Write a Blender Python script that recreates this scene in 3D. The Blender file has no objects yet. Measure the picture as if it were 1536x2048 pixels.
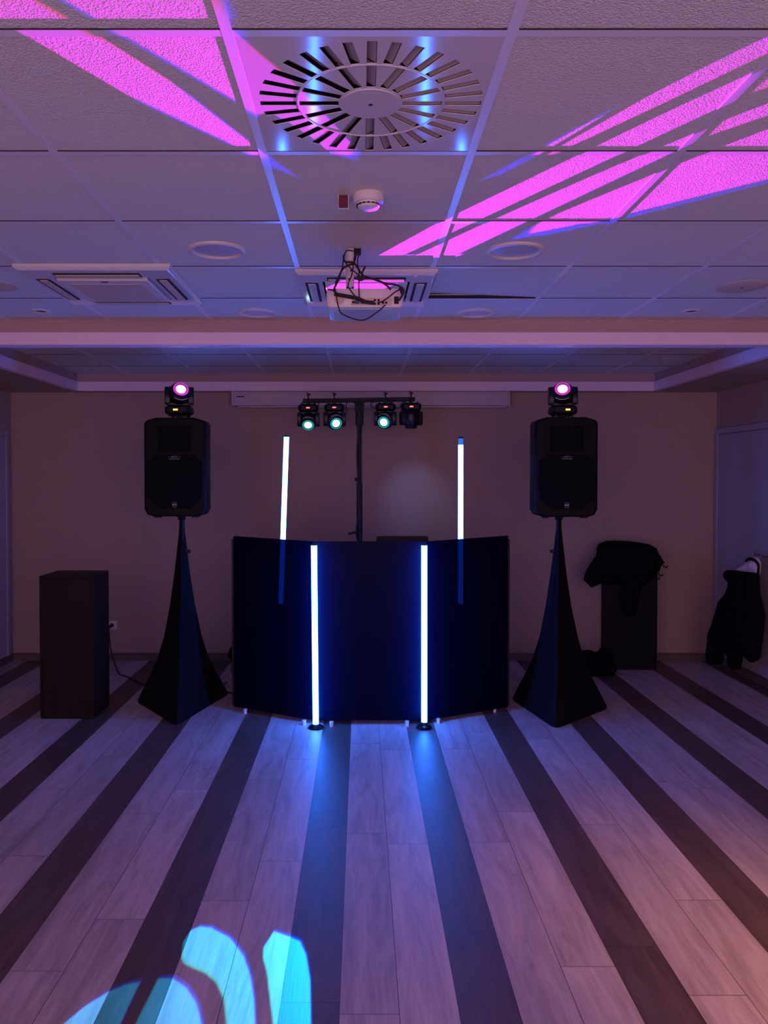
import bpy, bmesh, math, random
from mathutils import Vector, Matrix, Euler
from mathutils.geometry import delaunay_2d_cdt
from mathutils import noise as mnoise
random.seed(7)
PI = math.pi
scn = bpy.context.scene
COL = scn.collection

# ------------------------------------------------------------------ camera
H_CAM, PITCH, FPX = 1.64, 0.020, 1550.0
CX, CY = 722.0, 991.0                       # principal point of the lens in the photograph
cam_d = bpy.data.cameras.new('camera')
cam = bpy.data.objects.new('camera', cam_d); COL.objects.link(cam)
cam.location = (0, 0, H_CAM)
cam.rotation_euler = (PI / 2 - PITCH, 0, 0)
cam_d.sensor_fit = 'VERTICAL'; cam_d.sensor_height = 36.0
cam_d.lens = FPX / 2048 * 36.0
cam_d.shift_x = (768 - CX) / 2048; cam_d.shift_y = -(1024 - CY) / 2048
cam_d.clip_start = 0.05
scn.camera = cam

# ------------------------------------------------------------------ view, world, lights
scn.view_settings.view_transform = 'Standard'
scn.view_settings.look = 'None'
scn.view_settings.gamma = 1.0
scn.view_settings.exposure = 0.0
scn.view_settings.use_curve_mapping = False
scn.cycles.use_denoising = True
scn.cycles.max_bounces = 8
scn.cycles.sample_clamp_indirect = 6.0

world = bpy.data.worlds.new('world'); scn.world = world
world.use_nodes = True
bg = world.node_tree.nodes['Background']
bg.inputs[0].default_value = (0.66, 0.385, 0.58, 1)
bg.inputs[1].default_value = 2.3

def light(name, kind, loc, target, energy, color, **kw):
    d = bpy.data.lights.new(name, kind)
    d.energy = energy; d.color = color
    for k, v in kw.items(): setattr(d, k, v)
    o = bpy.data.objects.new(name, d); COL.objects.link(o)
    o.location = loc
    o.rotation_euler = (Vector(target) - Vector(loc)).to_track_quat('-Z', 'Y').to_euler()
    return o

# fill lamp added for the hall's dim ambient light, behind the photographer
light('hall_fill', 'AREA', (0.0, -1.0, 2.3), (0.0, 4.5, 1.1), 18.0, (1.0, 0.45, 0.66),
      shape='RECTANGLE', size=4.5, size_y=0.8)
# warm light falling in through an open doorway to the right, behind the photographer
light('doorway_lamp', 'SPOT', (3.0, 0.6, 1.9), (1.80, 2.35, 0.0), 430.0, (1.0, 0.42, 0.16),
      spot_size=math.radians(40), spot_blend=1.0, shadow_soft_size=0.25)

def at(px, py, Y):
    """point of the room seen at pixel (px, py) of the photograph at depth Y"""
    u, v = (px - CX) / FPX, (CY - py) / FPX
    d = Vector((u, math.cos(PITCH) + v * math.sin(PITCH), -math.sin(PITCH) + v * math.cos(PITCH)))
    return Vector((0, 0, H_CAM)) + d * (Y / d.y)

def at_z(px, py, z):
    u, v = (px - CX) / FPX, (CY - py) / FPX
    d = Vector((u, math.cos(PITCH) + v * math.sin(PITCH), -math.sin(PITCH) + v * math.cos(PITCH)))
    return Vector((0, 0, H_CAM)) + d * ((z - H_CAM) / d.z)

# ------------------------------------------------------------------ gobo fixtures
class NX:
    """small helper that chains math nodes"""
    def __init__(s, nt): s.nt = nt
    def _in(s, sock, v):
        if isinstance(v, (int, float)): sock.default_value = v
        elif isinstance(v, (tuple, list, Vector)): sock.default_value = tuple(v)
        else: s.nt.links.new(v, sock)
    def m(s, op, a, b=0.0, c=None, clamp=False):
        n = s.nt.nodes.new('ShaderNodeMath'); n.operation = op; n.use_clamp = clamp
        s._in(n.inputs[0], a); s._in(n.inputs[1], b)
        if c is not None: s._in(n.inputs[2], c)
        return n.outputs[0]
    def v(s, op, a, b=(0, 0, 0)):
        n = s.nt.nodes.new('ShaderNodeVectorMath'); n.operation = op
        s._in(n.inputs[0], a); s._in(n.inputs[1], b)
        return n.outputs['Value'] if op in ('DOT_PRODUCT', 'LENGTH') else n.outputs[0]
    def xyz(s, x, y, z):
        n = s.nt.nodes.new('ShaderNodeCombineXYZ')
        for i, q in enumerate((x, y, z)): s._in(n.inputs[i], q)
        return n.outputs[0]
    def sep(s, v):
        n = s.nt.nodes.new('ShaderNodeSeparateXYZ'); s.nt.links.new(v, n.inputs[0]); return n.outputs
    def step(s, x, e):       # smooth 0..1 over +-e
        n = s.nt.nodes.new('ShaderNodeMapRange'); n.interpolation_type = 'SMOOTHSTEP'
        s._in(n.inputs[0], x); n.inputs[1].default_value = -e; n.inputs[2].default_value = e
        return n.outputs[0]
    def noise(s, vec, scale, detail=2.0, rough=0.5):
        n = s.nt.nodes.new('ShaderNodeTexNoise'); s._in(n.inputs['Vector'], vec)
        n.inputs['Scale'].default_value = scale; n.inputs['Detail'].default_value = detail
        n.inputs['Roughness'].default_value = rough
        return n.outputs['Fac']
    def mix(s, f, a, b):
        n = s.nt.nodes.new('ShaderNodeMix'); n.data_type = 'RGBA'
        s._in(n.inputs[0], f)
        for sock, q in ((n.inputs[6], a), (n.inputs[7], b)):
            if isinstance(q, (tuple, list)): sock.default_value = (*q[:3], 1)
            else: s.nt.links.new(q, sock)
        return n.outputs[2]

def hull(pts):
    pts = sorted(set(pts))
    def half(ps):
        h = []
        for p in ps:
            while len(h) > 1 and (h[-1][0]-h[-2][0])*(p[1]-h[-2][1]) - (h[-1][1]-h[-2][1])*(p[0]-h[-2][0]) <= 0: h.pop()
            h.append(p)
        return h[:-1]
    return half(pts) + half(pts[::-1])

def gobo_group(name, pieces):
    g = bpy.data.node_groups.new(name, 'ShaderNodeTree')
    g.interface.new_socket('Vector', in_out='INPUT', socket_type='NodeSocketVector')
    g.interface.new_socket('Field', in_out='OUTPUT', socket_type='NodeSocketFloat')
    gi = g.nodes.new('NodeGroupInput'); go = g.nodes.new('NodeGroupOutput')
    x = NX(g); total = None
    for pc in pieces:
        h = hull(pc); f = None
        for i in range(len(h)):
            (ax, ay), (bx, by) = h[i], h[(i+1) % len(h)]
            nx, ny = -(by-ay), bx-ax; L = math.hypot(nx, ny)
            if L < 1e-6: continue
            nx /= L; ny /= L
            d = x.v('DOT_PRODUCT', gi.outputs[0], (nx, ny, -(nx*ax + ny*ay)))
            f = d if f is None else x.m('MINIMUM', f, d)
        total = f if total is None else x.m('MAXIMUM', total, f)
    g.links.new(total, go.inputs[0])
    return g

def gobo_light(name, loc, target, pieces, fringe, energy, soft, shift, main, edge):
    """a moving head's spot with a cut-out pattern; pieces / fringe are convex outlines given as points lit in the room"""
    o = light(name, 'SPOT', loc, target, energy, (1, 1, 1), spot_size=math.radians(80), spot_blend=0.05,
              shadow_soft_size=0.002)
    R = o.rotation_euler.to_matrix().transposed(); L0 = Vector(loc)
    def tan(p):
        d = R @ (Vector(p) - L0)
        return (d.x / -d.z, d.y / -d.z)
    P = [[tan(q) for q in pc] for pc in pieces]
    g1 = gobo_group(name + '_pattern', P)
    g2 = gobo_group(name + '_fringe', [[tan(q) for q in pc] for pc in fringe]) if fringe else None
    d = o.data; d.use_nodes = True; nt = d.node_tree; x = NX(nt)
    em = [n for n in nt.nodes if n.type == 'EMISSION'][0]
    tc = nt.nodes.new('ShaderNodeTexCoord')
    sx, sy, sz = x.sep(tc.outputs['Normal'])[:3]
    u = x.m('MULTIPLY', x.m('DIVIDE', sx, sz), -1.0); v = x.m('MULTIPLY', x.m('DIVIDE', sy, sz), -1.0)
    def call(g, dx, dy):
        n = nt.nodes.new('ShaderNodeGroup'); n.node_tree = g
        nt.links.new(x.xyz(x.m('ADD', u, dx), x.m('ADD', v, dy), 1.0), n.inputs[0]); return n.outputs[0]
    fa = x.step(call(g1, 0, 0), soft)
    fb = x.step(call(g1, shift[0], shift[1]), soft)
    if g2: fb = x.m('MAXIMUM', fb, x.m('MULTIPLY', x.step(call(g2, 0, 0), soft * 2), 0.6))
    ca = x.v('SCALE', main); 
    def scale(col, f):
        n = nt.nodes.new('ShaderNodeVectorMath'); n.operation = 'SCALE'
        n.inputs[0].default_value = col; nt.links.new(f, n.inputs['Scale']); return n.outputs[0]
    tot = x.v('ADD', scale(main, fa), scale(edge, fb))
    nt.links.new(tot, em.inputs['Color'])
    return o

# ------------------------------------------------------------------ materials
def new_mat(name):
    m = bpy.data.materials.new(name); m.use_nodes = True
    return m, m.node_tree, m.node_tree.nodes['Principled BSDF']

def mat(name, col, rough=0.5, metal=0.0, bump=0.0, bscale=200.0, var=0.0, vscale=6.0, spec=0.5, coat=0.0):
    m, nt, b = new_mat(name); x = NX(nt)
    b.inputs['Base Color'].default_value = (*col, 1); b.inputs['Roughness'].default_value = rough
    b.inputs['Metallic'].default_value = metal
    b.inputs['Specular IOR Level'].default_value = spec
    b.inputs['Coat Weight'].default_value = coat
    tc = nt.nodes.new('ShaderNodeTexCoord')
    if var > 0:
        f = x.noise(tc.outputs['Object'], vscale, 4)
        lo = tuple(c * (1 - var) for c in col); hi = tuple(min(1, c * (1 + var)) for c in col)
        nt.links.new(x.mix(f, lo, hi), b.inputs['Base Color'])
    if bump > 0:
        bn = nt.nodes.new('ShaderNodeBump'); bn.inputs['Strength'].default_value = 1.0
        bn.inputs['Distance'].default_value = bump
        nt.links.new(x.noise(tc.outputs['Object'], bscale, 2), bn.inputs['Height'])
        nt.links.new(bn.outputs[0], b.inputs['Normal'])
    return m

def emit(name, col, s):
    m, nt, b = new_mat(name)
    b.inputs['Base Color'].default_value = (0.02, 0.02, 0.02, 1)
    b.inputs['Emission Color'].default_value = (*col, 1); b.inputs['Emission Strength'].default_value = s
    return m

def wood(name, a, b_, rough=0.5, axis='Z'):
    m, nt, b = new_mat(name); x = NX(nt)
    tc = nt.nodes.new('ShaderNodeTexCoord')
    sc = (18, 18, 1.6) if axis == 'Z' else (18, 1.6, 18)
    vec = x.v('MULTIPLY', tc.outputs['Object'], sc)
    f = x.noise(vec, 2.2, 6, 0.65)
    nt.links.new(x.mix(f, a, b_), b.inputs['Base Color']); b.inputs['Roughness'].default_value = rough
    b.inputs['Specular IOR Level'].default_value = 0.12
    return m

M = {}
def ceiling_tile_mat():
    m, nt, b = new_mat('ceiling_tile'); x = NX(nt); tc = nt.nodes.new('ShaderNodeTexCoord')
    f = x.noise(tc.outputs['Object'], 1.3, 3)
    nt.links.new(x.mix(f, (0.64, 0.65, 0.60), (0.71, 0.72, 0.67)), b.inputs['Base Color'])
    b.inputs['Roughness'].default_value = 0.9; b.inputs['Specular IOR Level'].default_value = 0.1
    bn = nt.nodes.new('ShaderNodeBump'); bn.inputs['Distance'].default_value = 0.0048
    nt.links.new(x.noise(tc.outputs['Object'], 220, 1, 0.5), bn.inputs['Height'])
    nt.links.new(bn.outputs[0], b.inputs['Normal'])
    return m
M['tile'] = ceiling_tile_mat()
M['tbar'] = mat('grid_bar_white', (0.70, 0.70, 0.76), 0.32, spec=0.6)
M['void_and_shade'] = mat('dark_void_and_shade', (0.02, 0.015, 0.015), 0.9)
M['wall'] = mat('painted_wall', (0.39, 0.275, 0.215), 0.75, bump=0.0004, bscale=90, var=0.05)
M['side'] = mat('painted_panel_door', (0.36, 0.33, 0.36), 0.55, var=0.05)
M['trim'] = mat('paler_cornice', (0.85, 0.66, 0.76), 0.5, var=0.04)
M['trim_in'] = mat('darker_cornice', (0.46, 0.31, 0.29), 0.6, var=0.04)
M['base'] = mat('dark_skirting', (0.10, 0.055, 0.05), 0.45)
M['steel'] = mat('white_enamel', (0.62, 0.62, 0.66), 0.09, spec=0.5)
M['plastic'] = mat('white_plastic', (0.66, 0.62, 0.60), 0.35)
M['cream'] = mat('cream_plastic', (0.58, 0.46, 0.36), 0.5)
M['lampglass'] = mat('frosted_glass', (0.50, 0.52, 0.62), 0.25)
M['black'] = mat('black_plastic', (0.006, 0.006, 0.008), 0.5, spec=0.25)
M['blackgloss'] = mat('black_gloss_plastic', (0.006, 0.006, 0.009), 0.3, spec=0.3)
M['cabinet'] = mat('black_textured_plastic', (0.0025, 0.0025, 0.004), 0.42, bump=0.0003, bscale=500, spec=0.10)
M['grille'] = mat('black_perforated_grille', (0.003, 0.003, 0.005), 0.8, bump=0.001, bscale=400, spec=0.1)
M['rubber'] = mat('black_rubber', (0.01, 0.01, 0.01), 0.7)
M['cloth'] = mat('black_stretch_cloth', (0.004, 0.004, 0.006), 0.85, bump=0.0004, bscale=300, spec=0.15)
M['coat'] = mat('black_coat_cloth', (0.005, 0.005, 0.006), 0.95, bump=0.002, bscale=60, spec=0.08)
M['scarf'] = mat('pale_knit', (0.72, 0.55, 0.55), 0.9, bump=0.003, bscale=80)
M['chrome'] = mat('brushed_metal', (0.75, 0.73, 0.73), 0.35, 0.4)
M['red'] = mat('dark_red_plastic', (0.10, 0.004, 0.02), 0.4)
M['badge'] = mat('pale_badge_and_highlight', (0.75, 0.72, 0.75), 0.5)
M['badge2'] = mat('grey_badge_print', (0.30, 0.28, 0.30), 0.5)
M['screen_case'] = mat('white_metal_case', (0.50, 0.42, 0.44), 0.45)
M['port'] = mat('blue_port', (0.02, 0.03, 0.12), 0.4)
M['pedestal'] = wood('dark_brown_wood', (0.010, 0.006, 0.005), (0.026, 0.016, 0.014), 0.5)
M['pedestal2'] = wood('blue_black_wood', (0.005, 0.005, 0.008), (0.010, 0.010, 0.016), 0.5)
M['tube'] = emit('blue_white_led_tube', (0.023, 0.155, 1.0), 70.0)
M['tube_dim'] = emit('blue_led_tube_end', (0.02, 0.16, 0.75), 1.0)
M['lens_pink'] = emit('pink_lens', (1.0, 0.45, 0.95), 14.0)
M['halo_pink'] = emit('pink_lens_halo', (0.62, 0.03, 0.55), 1.0)
M['lens_cyan'] = emit('cyan_lens', (0.55, 1.0, 0.95), 8.0)
M['halo_cyan'] = emit('cyan_lens_halo', (0.01, 0.30, 0.36), 0.9)
M['amber'] = emit('amber_display', (1.0, 0.45, 0.08), 3.5)
M['redled'] = emit('red_display', (1.0, 0.14, 0.10), 2.8)

def panel_mat():
    m, nt, b = new_mat('smoked_black_acrylic'); x = NX(nt)
    b.inputs['Base Color'].default_value = (0.0008, 0.0022, 0.012, 1)
    b.inputs['Roughness'].default_value = 0.34; b.inputs['Specular IOR Level'].default_value = 0.05
    tr = nt.nodes.new('ShaderNodeBsdfTransparent'); tr.inputs[0].default_value = (0.10, 0.20, 0.30, 1)
    mx = nt.nodes.new('ShaderNodeMixShader'); mx.inputs[0].default_value = 0.14
    out = [n for n in nt.nodes if n.type == 'OUTPUT_MATERIAL'][0]
    nt.links.new(b.outputs[0], mx.inputs[1]); nt.links.new(tr.outputs[0], mx.inputs[2])
    nt.links.new(mx.outputs[0], out.inputs[0])
    return m
M['acrylic'] = panel_mat()

def floor_mat():
    m, nt, b = new_mat('striped_vinyl_planks'); x = NX(nt)
    tc = nt.nodes.new('ShaderNodeTexCoord'); P = x.sep(tc.outputs['Object'])
    W = 0.1849
    s = x.m('DIVIDE', x.m('SUBTRACT', P[0], 0.303), W)
    i = x.m('FLOOR', s); fx = x.m('FRACT', s)
    isdark = x.m('LESS_THAN', x.m('FLOORED_MODULO', i, 3.0), 0.5)
    wn = nt.nodes.new('ShaderNodeTexWhiteNoise'); wn.noise_dimensions = '1D'; nt.links.new(i, wn.inputs['W'])
    t = x.m('ADD', x.m('DIVIDE', P[1], 1.22), wn.outputs['Value'])
    j = x.m('FLOOR', t); fy = x.m('FRACT', t)
    wn2 = nt.nodes.new('ShaderNodeTexWhiteNoise'); wn2.noise_dimensions = '2D'
    nt.links.new(x.xyz(i, j, 0.0), wn2.inputs['Vector']); r = wn2.outputs['Value']
    shift = x.xyz(x.m('MULTIPLY', r, 17.0), x.m('MULTIPLY', r, 31.0), 0.0)
    gv = x.v('ADD', x.v('MULTIPLY', tc.outputs['Object'], (13.0, 1.7, 1.0)), shift)
    dist = nt.nodes.new('ShaderNodeTexNoise'); nt.links.new(gv, dist.inputs['Vector'])
    dist.inputs['Scale'].default_value = 1.0; dist.inputs['Detail'].default_value = 7; dist.inputs['Roughness'].default_value = 0.62
    dist.inputs['Distortion'].default_value = 1.2
    g1 = dist.outputs['Fac']
    g2 = x.noise(x.v('ADD', x.v('MULTIPLY', tc.outputs['Object'], (120.0, 5.0, 1.0)), shift), 1.0, 3, 0.6)
    g = x.m('ADD', x.m('MULTIPLY', g1, 0.75), x.m('MULTIPLY', g2, 0.25))
    gs = nt.nodes.new('ShaderNodeMapRange'); nt.links.new(g, gs.inputs[0]); gs.inputs[1].default_value = 0.34; gs.inputs[2].default_value = 0.62
    light_ = x.mix(gs.outputs[0], (0.31, 0.245, 0.24), (0.52, 0.43, 0.42))
    dark_ = x.mix(gs.outputs[0], (0.060, 0.036, 0.033), (0.118, 0.077, 0.068))
    c = x.mix(isdark, light_, dark_)
    tone = x.m('ADD', x.m('MULTIPLY', r, 0.22), 0.88)
    n = nt.nodes.new('ShaderNodeVectorMath'); n.operation = 'SCALE'; nt.links.new(c, n.inputs[0]); nt.links.new(tone, n.inputs['Scale'])
    ex = x.m('MULTIPLY', x.m('MINIMUM', fx, x.m('SUBTRACT', 1.0, fx)), W)
    ey = x.m('MULTIPLY', x.m('MINIMUM', fy, x.m('SUBTRACT', 1.0, fy)), 1.22)
    e = x.m('MINIMUM', ex, ey)
    gap = x.m('LESS_THAN', e, 0.0011)
    col = x.mix(gap, n.outputs[0], (0.035, 0.02, 0.02))
    nt.links.new(col, b.inputs['Base Color'])
    rg = x.m('ADD', x.m('MULTIPLY', g1, 0.16), 0.40)
    nt.links.new(rg, b.inputs['Roughness']); b.inputs['Specular IOR Level'].default_value = 0.45
    bn = nt.nodes.new('ShaderNodeBump'); bn.inputs['Distance'].default_value = 0.0004
    nt.links.new(x.m('SUBTRACT', g2, x.m('MULTIPLY', gap, 2.0)), bn.inputs['Height'])
    nt.links.new(bn.outputs[0], b.inputs['Normal'])
    return m
M['floor'] = floor_mat()

# ------------------------------------------------------------------ mesh builder
class MB:
    def __init__(s): s.bm = bmesh.new(); s.mi = 0
    def _paint(s, faces):
        for f in faces: f.material_index = s.mi
    def box(s, x0, x1, y0, y1, z0, z1, rot=None, pivot=None):
        v = [s.bm.verts.new((x, y, z)) for x in (x0, x1) for y in (y0, y1) for z in (z0, z1)]
        q = [(0,1,3,2),(4,6,7,5),(0,4,5,1),(2,3,7,6),(0,2,6,4),(1,5,7,3)]
        fs = [s.bm.faces.new([v[i] for i in f]) for f in q]; s._paint(fs)
        if rot is not None:
            bmesh.ops.rotate(s.bm, verts=v, cent=pivot or ((x0+x1)/2, (y0+y1)/2, (z0+z1)/2), matrix=rot)
        return s
    def cbox(s, c, size, rot=None):
        x, y, z = c; a, b, d = size
        return s.box(x-a/2, x+a/2, y-b/2, y+b/2, z-d/2, z+d/2, rot, c)
    def cyl(s, p0, p1, r0, r1=None, n=24, caps=True):
        r1 = r0 if r1 is None else r1
        p0, p1 = Vector(p0), Vector(p1); ax = (p1-p0).normalized()
        t = Vector((1,0,0)) if abs(ax.x) < 0.9 else Vector((0,1,0))
        a = ax.cross(t).normalized(); b = ax.cross(a)
        R = [[s.bm.verts.new(p + (a*math.cos(2*PI*k/n) + b*math.sin(2*PI*k/n))*r) for k in range(n)] for p, r in ((p0,r0),(p1,r1))]
        fs = [s.bm.faces.new((R[0][k], R[1][k], R[1][(k+1)%n], R[0][(k+1)%n])) for k in range(n)]
        if caps: fs += [s.bm.faces.new(R[0]), s.bm.faces.new(R[1][::-1])]
        s._paint(fs); return s
    def lathe(s, prof, c=(0,0,0), axis=None, n=40):
        """prof: (radius, height) along the axis; closed at r=0 ends"""
        ax = Vector(axis or (0,0,1)).normalized(); c = Vector(c)
        t = Vector((1,0,0)) if abs(ax.x) < 0.9 else Vector((0,1,0))
        a = ax.cross(t).normalized(); b = ax.cross(a); rows = []
        for r, h in prof:
            if r < 1e-6: rows.append([s.bm.verts.new(c + ax*h)])
            else: rows.append([s.bm.verts.new(c + ax*h + (a*math.cos(2*PI*k/n)+b*math.sin(2*PI*k/n))*r) for k in range(n)])
        fs = []
        for A, B in zip(rows, rows[1:]):
            for k in range(n):
                k2 = (k+1) % n
                if len(A) == 1 and len(B) == 1: continue
                if len(A) == 1: fs.append(s.bm.faces.new((A[0], B[k], B[k2])))
                elif len(B) == 1: fs.append(s.bm.faces.new((A[k], B[0], A[k2])))
                else: fs.append(s.bm.faces.new((A[k], B[k], B[k2], A[k2])))
        s._paint(fs); return s
    def loft(s, rings, closed=True, caps=True):
        R = [[s.bm.verts.new(p) for p in r] for r in rings]; n = len(R[0]); fs = []
        for A, B in zip(R, R[1:]):
            for k in range(n if closed else n-1): fs.append(s.bm.faces.new((A[k], A[(k+1)%n], B[(k+1)%n], B[k])))
        if caps: fs += [s.bm.faces.new(R[0][::-1]), s.bm.faces.new(R[-1])]
        s._paint(fs); return s
    def prism(s, poly, d0, d1, axis='Y'):
        def P(a, b, d):
            return {'Y': (a, d, b), 'Z': (a, b, d), 'X': (d, a, b)}[axis]
        return s.loft([[P(a, b, d0) for a, b in poly], [P(a, b, d1) for a, b in poly]])
    def tube(s, pts, r, n=8, smooth=True):
        pts = [Vector(p) for p in pts]
        if smooth and len(pts) > 2:
            q = [pts[0]] + pts + [pts[-1]]; out = []
            for i in range(1, len(q)-2):
                for k in range(6):
                    t = k/6; p0, p1, p2, p3 = q[i-1:i+3]
                    out.append(0.5*((2*p1)+(-p0+p2)*t+(2*p0-5*p1+4*p2-p3)*t*t+(-p0+3*p1-3*p2+p3)*t*t*t))
            out.append(pts[-1]); pts = out
        rings = []; up = None
        for i, p in enumerate(pts):
            d = (pts[min(i+1, len(pts)-1)] - pts[max(i-1, 0)]).normalized()
            if up is None:
                t = Vector((0,0,1)) if abs(d.z) < 0.9 else Vector((1,0,0)); up = d.cross(t).normalized()
            up = (up - d*up.dot(d)).normalized(); b = d.cross(up)
            rings.append([p + (up*math.cos(2*PI*k/n)+b*math.sin(2*PI*k/n))*r for k in range(n)])
        return s.loft(rings)
    def xf(s, mtx): bmesh.ops.transform(s.bm, matrix=mtx, verts=s.bm.verts[:]); return s
    def build(s, name, mats, parent=None, bevel=0.0, seg=2, smooth=False, world=False, label=None):
        if world and parent is not None:
            bmesh.ops.translate(s.bm, verts=s.bm.verts[:], vec=-Vector(parent.matrix_basis.translation))
        bmesh.ops.recalc_face_normals(s.bm, faces=s.bm.faces[:])
        me = bpy.data.meshes.new(name); s.bm.to_mesh(me); s.bm.free()
        o = bpy.data.objects.new(name, me); COL.objects.link(o)
        for m in (mats if isinstance(mats, (list, tuple)) else [mats]): me.materials.append(m)
        if parent is not None: o.parent = parent
        if bevel > 0:
            b = o.modifiers.new('bevel', 'BEVEL'); b.width = bevel; b.segments = seg; b.limit_method = 'ANGLE'
            b.angle_limit = math.radians(35)
        if smooth or bevel > 0:
            for p in me.polygons: p.use_smooth = True
            if not smooth or bevel > 0:
                me.set_sharp_from_angle(angle=math.radians(35))
            elif smooth == 'auto': me.set_sharp_from_angle(angle=math.radians(35))
        if label: o['label'] = label
        return o

def sub(parent_part):     # parent for a sub-part (same frame as the part)
    return parent_part

def thing(name, loc, label, cat, group=None):
    o = bpy.data.objects.new(name, None); COL.objects.link(o); o.location = loc
    o.empty_display_size = 0.1
    return tag(o, label, cat, group)
def tag(o, label, cat, group=None):
    o['label'] = label; o['category'] = cat
    if group: o['group'] = group
    return o
def struct(o): o['kind'] = 'structure'; return o
def copy_tree(o, parent=None):
    c = o.copy(); COL.objects.link(c); c.parent = parent
    for ch in [k for k in COL.objects if k.parent == o]: copy_tree(ch, c)
    return c
def own_origin(o, loc):   # move a single mesh's origin to loc
    o.data.transform(Matrix.Translation(-Vector(loc))); o.location = loc; return o

def text_mesh(txt, size, depth=0.0015):
    cu = bpy.data.curves.new('lettering', 'FONT'); cu.body = txt; cu.size = size; cu.extrude = depth/2
    cu.align_x = 'CENTER'; cu.align_y = 'CENTER'
    t = bpy.data.objects.new('lettering', cu); COL.objects.link(t)
    dg = bpy.context.evaluated_depsgraph_get()
    me = bpy.data.meshes.new_from_object(t.evaluated_get(dg))
    bpy.data.objects.remove(t); bpy.data.curves.remove(cu)
    return me
def add_text(name, txt, size, parent, loc, m, rot=(PI/2, 0, 0)):
    me = text_mesh(txt, size); me.materials.clear(); me.materials.append(m)
    me.transform(Matrix.Translation(loc) @ Euler(rot).to_matrix().to_4x4())
    o = bpy.data.objects.new(name, me); COL.objects.link(o); o.parent = parent; return o

# ------------------------------------------------------------------ the room
XL, XR, YB, YN = -3.165, 3.215, 7.02, -1.2
ZC, ZS = 2.584, 2.432            # tile ceiling, soffit
BX0, BX1, BY0 = -2.50, 2.585, 6.86   # inner edges of the tray
FY0, FY1 = 4.56, 4.66            # fascia beam

b = MB(); b.box(XL-0.1, XR+0.1, YN, YB+0.1, -0.06, 0.0)
struct(b.build('floor', M['floor']))
b = MB(); b.box(XL-0.1, XR+0.1, YB, YB+0.12, 0.0, 2.75); struct(b.build('wall_back', M['wall']))
b = MB(); b.box(XL-0.12, XL, YN, YB, 0.0, 2.75); struct(b.build('wall_left', M['wall']))
b = MB(); b.box(XR, XR+0.12, YN, YB, 0.0, 2.75); struct(b.build('wall_right', M['wall']))

def ceiling():
    b = MB()
    gx = [-0.282 + 0.6*k for k in range(-6, 8)]
    gy = [1.653 + 0.6*k for k in range(-5, 11)]
    xs = [XL] + [g for g in gx if XL+0.03 < g < XR-0.03] + [XR]
    def field(x0, x1, y0, y1, dx, skip):
        X = [x0] + [g+dx for g in gx if x0+0.03 < g+dx < x1-0.03] + [x1]
        Y = [y0] + [g for g in gy if y0+0.03 < g < y1-0.03] + [y1]
        for i in range(len(X)-1):
            for j in range(len(Y)-1):
                cx, cy = (X[i]+X[i+1])/2, (Y[j]+Y[j+1])/2
                if any(abs(cx-a) < 0.1 and abs(cy-c) < 0.1 for a, c in skip): continue
                a0 = X[i] + (0.0115 if i else 0.0); a1 = X[i+1] - (0.0115 if i < len(X)-2 else 0.0)
                c0 = Y[j] + (0.0115 if j else 0.0); c1 = Y[j+1] - (0.0145 if j < len(Y)-2 else 0.0)
                z = [ZC]*4
                if abs(cx-0.618) < 0.1 and abs(cy-3.753) < 0.1: z = [ZC, ZC, ZC+0.004, ZC+0.026]   # the tile that has slipped
                lo = [(a0,c0,z[0]),(a1,c0,z[1]),(a1,c1,z[2]),(a0,c1,z[3])]
                b.mi = 0; b.loft([lo, [(p[0], p[1], p[2]+0.016) for p in lo]])
        b.mi = 1
        for g in X[1:-1]: b.box(g-0.012, g+0.012, y0, y1, ZC-0.0030, ZC+0.02)
        for g in Y[1:-1]: b.box(x0, x1, g-0.012, g+0.012, ZC-0.0026, ZC+0.0195)
        b.mi = 2  # dark strips stand in for the shadow line beside each row bar
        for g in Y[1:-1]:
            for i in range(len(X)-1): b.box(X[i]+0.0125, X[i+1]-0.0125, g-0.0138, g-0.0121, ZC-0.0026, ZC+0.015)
    field(XL, XR, YN, FY0+0.02, 0.0, [(0.018, 1.953), (0.018, 3.753)])
    field(BX0-0.02, BX1+0.02, FY1-0.02, BY0+0.03, 0.037, [])
    b.mi = 2
    b.box(XL, XR, YN, YB, 2.70, 2.74)
    b.mi = 3      # plaster soffit round the tray
    b.box(XL, BX0-0.03, FY1-0.04, YB, ZS, ZS+0.10); b.box(BX1+0.03, XR, FY1-0.04, YB, ZS, ZS+0.10)
    b.box(BX0-0.03, BX1+0.03, BY0+0.03, YB, ZS, ZS+0.10)
    return struct(b.build('ceiling', [M['tile'], M['tbar'], M['void_and_shade'], M['wall']]))
ceiling()
# stepped cornices: an upper darker band set back, a lower paler band in front
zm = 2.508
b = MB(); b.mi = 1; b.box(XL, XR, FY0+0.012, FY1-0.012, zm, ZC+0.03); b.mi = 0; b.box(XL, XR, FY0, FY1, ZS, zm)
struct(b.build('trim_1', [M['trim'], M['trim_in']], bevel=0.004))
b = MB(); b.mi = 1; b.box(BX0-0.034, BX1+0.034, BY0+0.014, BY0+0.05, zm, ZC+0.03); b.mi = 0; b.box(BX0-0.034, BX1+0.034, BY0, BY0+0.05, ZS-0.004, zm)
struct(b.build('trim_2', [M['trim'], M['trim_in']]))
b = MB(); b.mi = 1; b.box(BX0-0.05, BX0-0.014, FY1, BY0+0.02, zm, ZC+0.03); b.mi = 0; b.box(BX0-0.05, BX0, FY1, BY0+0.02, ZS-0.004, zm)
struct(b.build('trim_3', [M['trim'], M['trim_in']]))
b = MB(); b.mi = 1; b.box(BX1+0.014, BX1+0.05, FY1, BY0+0.02, zm, ZC+0.03); b.mi = 0; b.box(BX1, BX1+0.05, FY1, BY0+0.02, ZS-0.004, zm)
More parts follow.
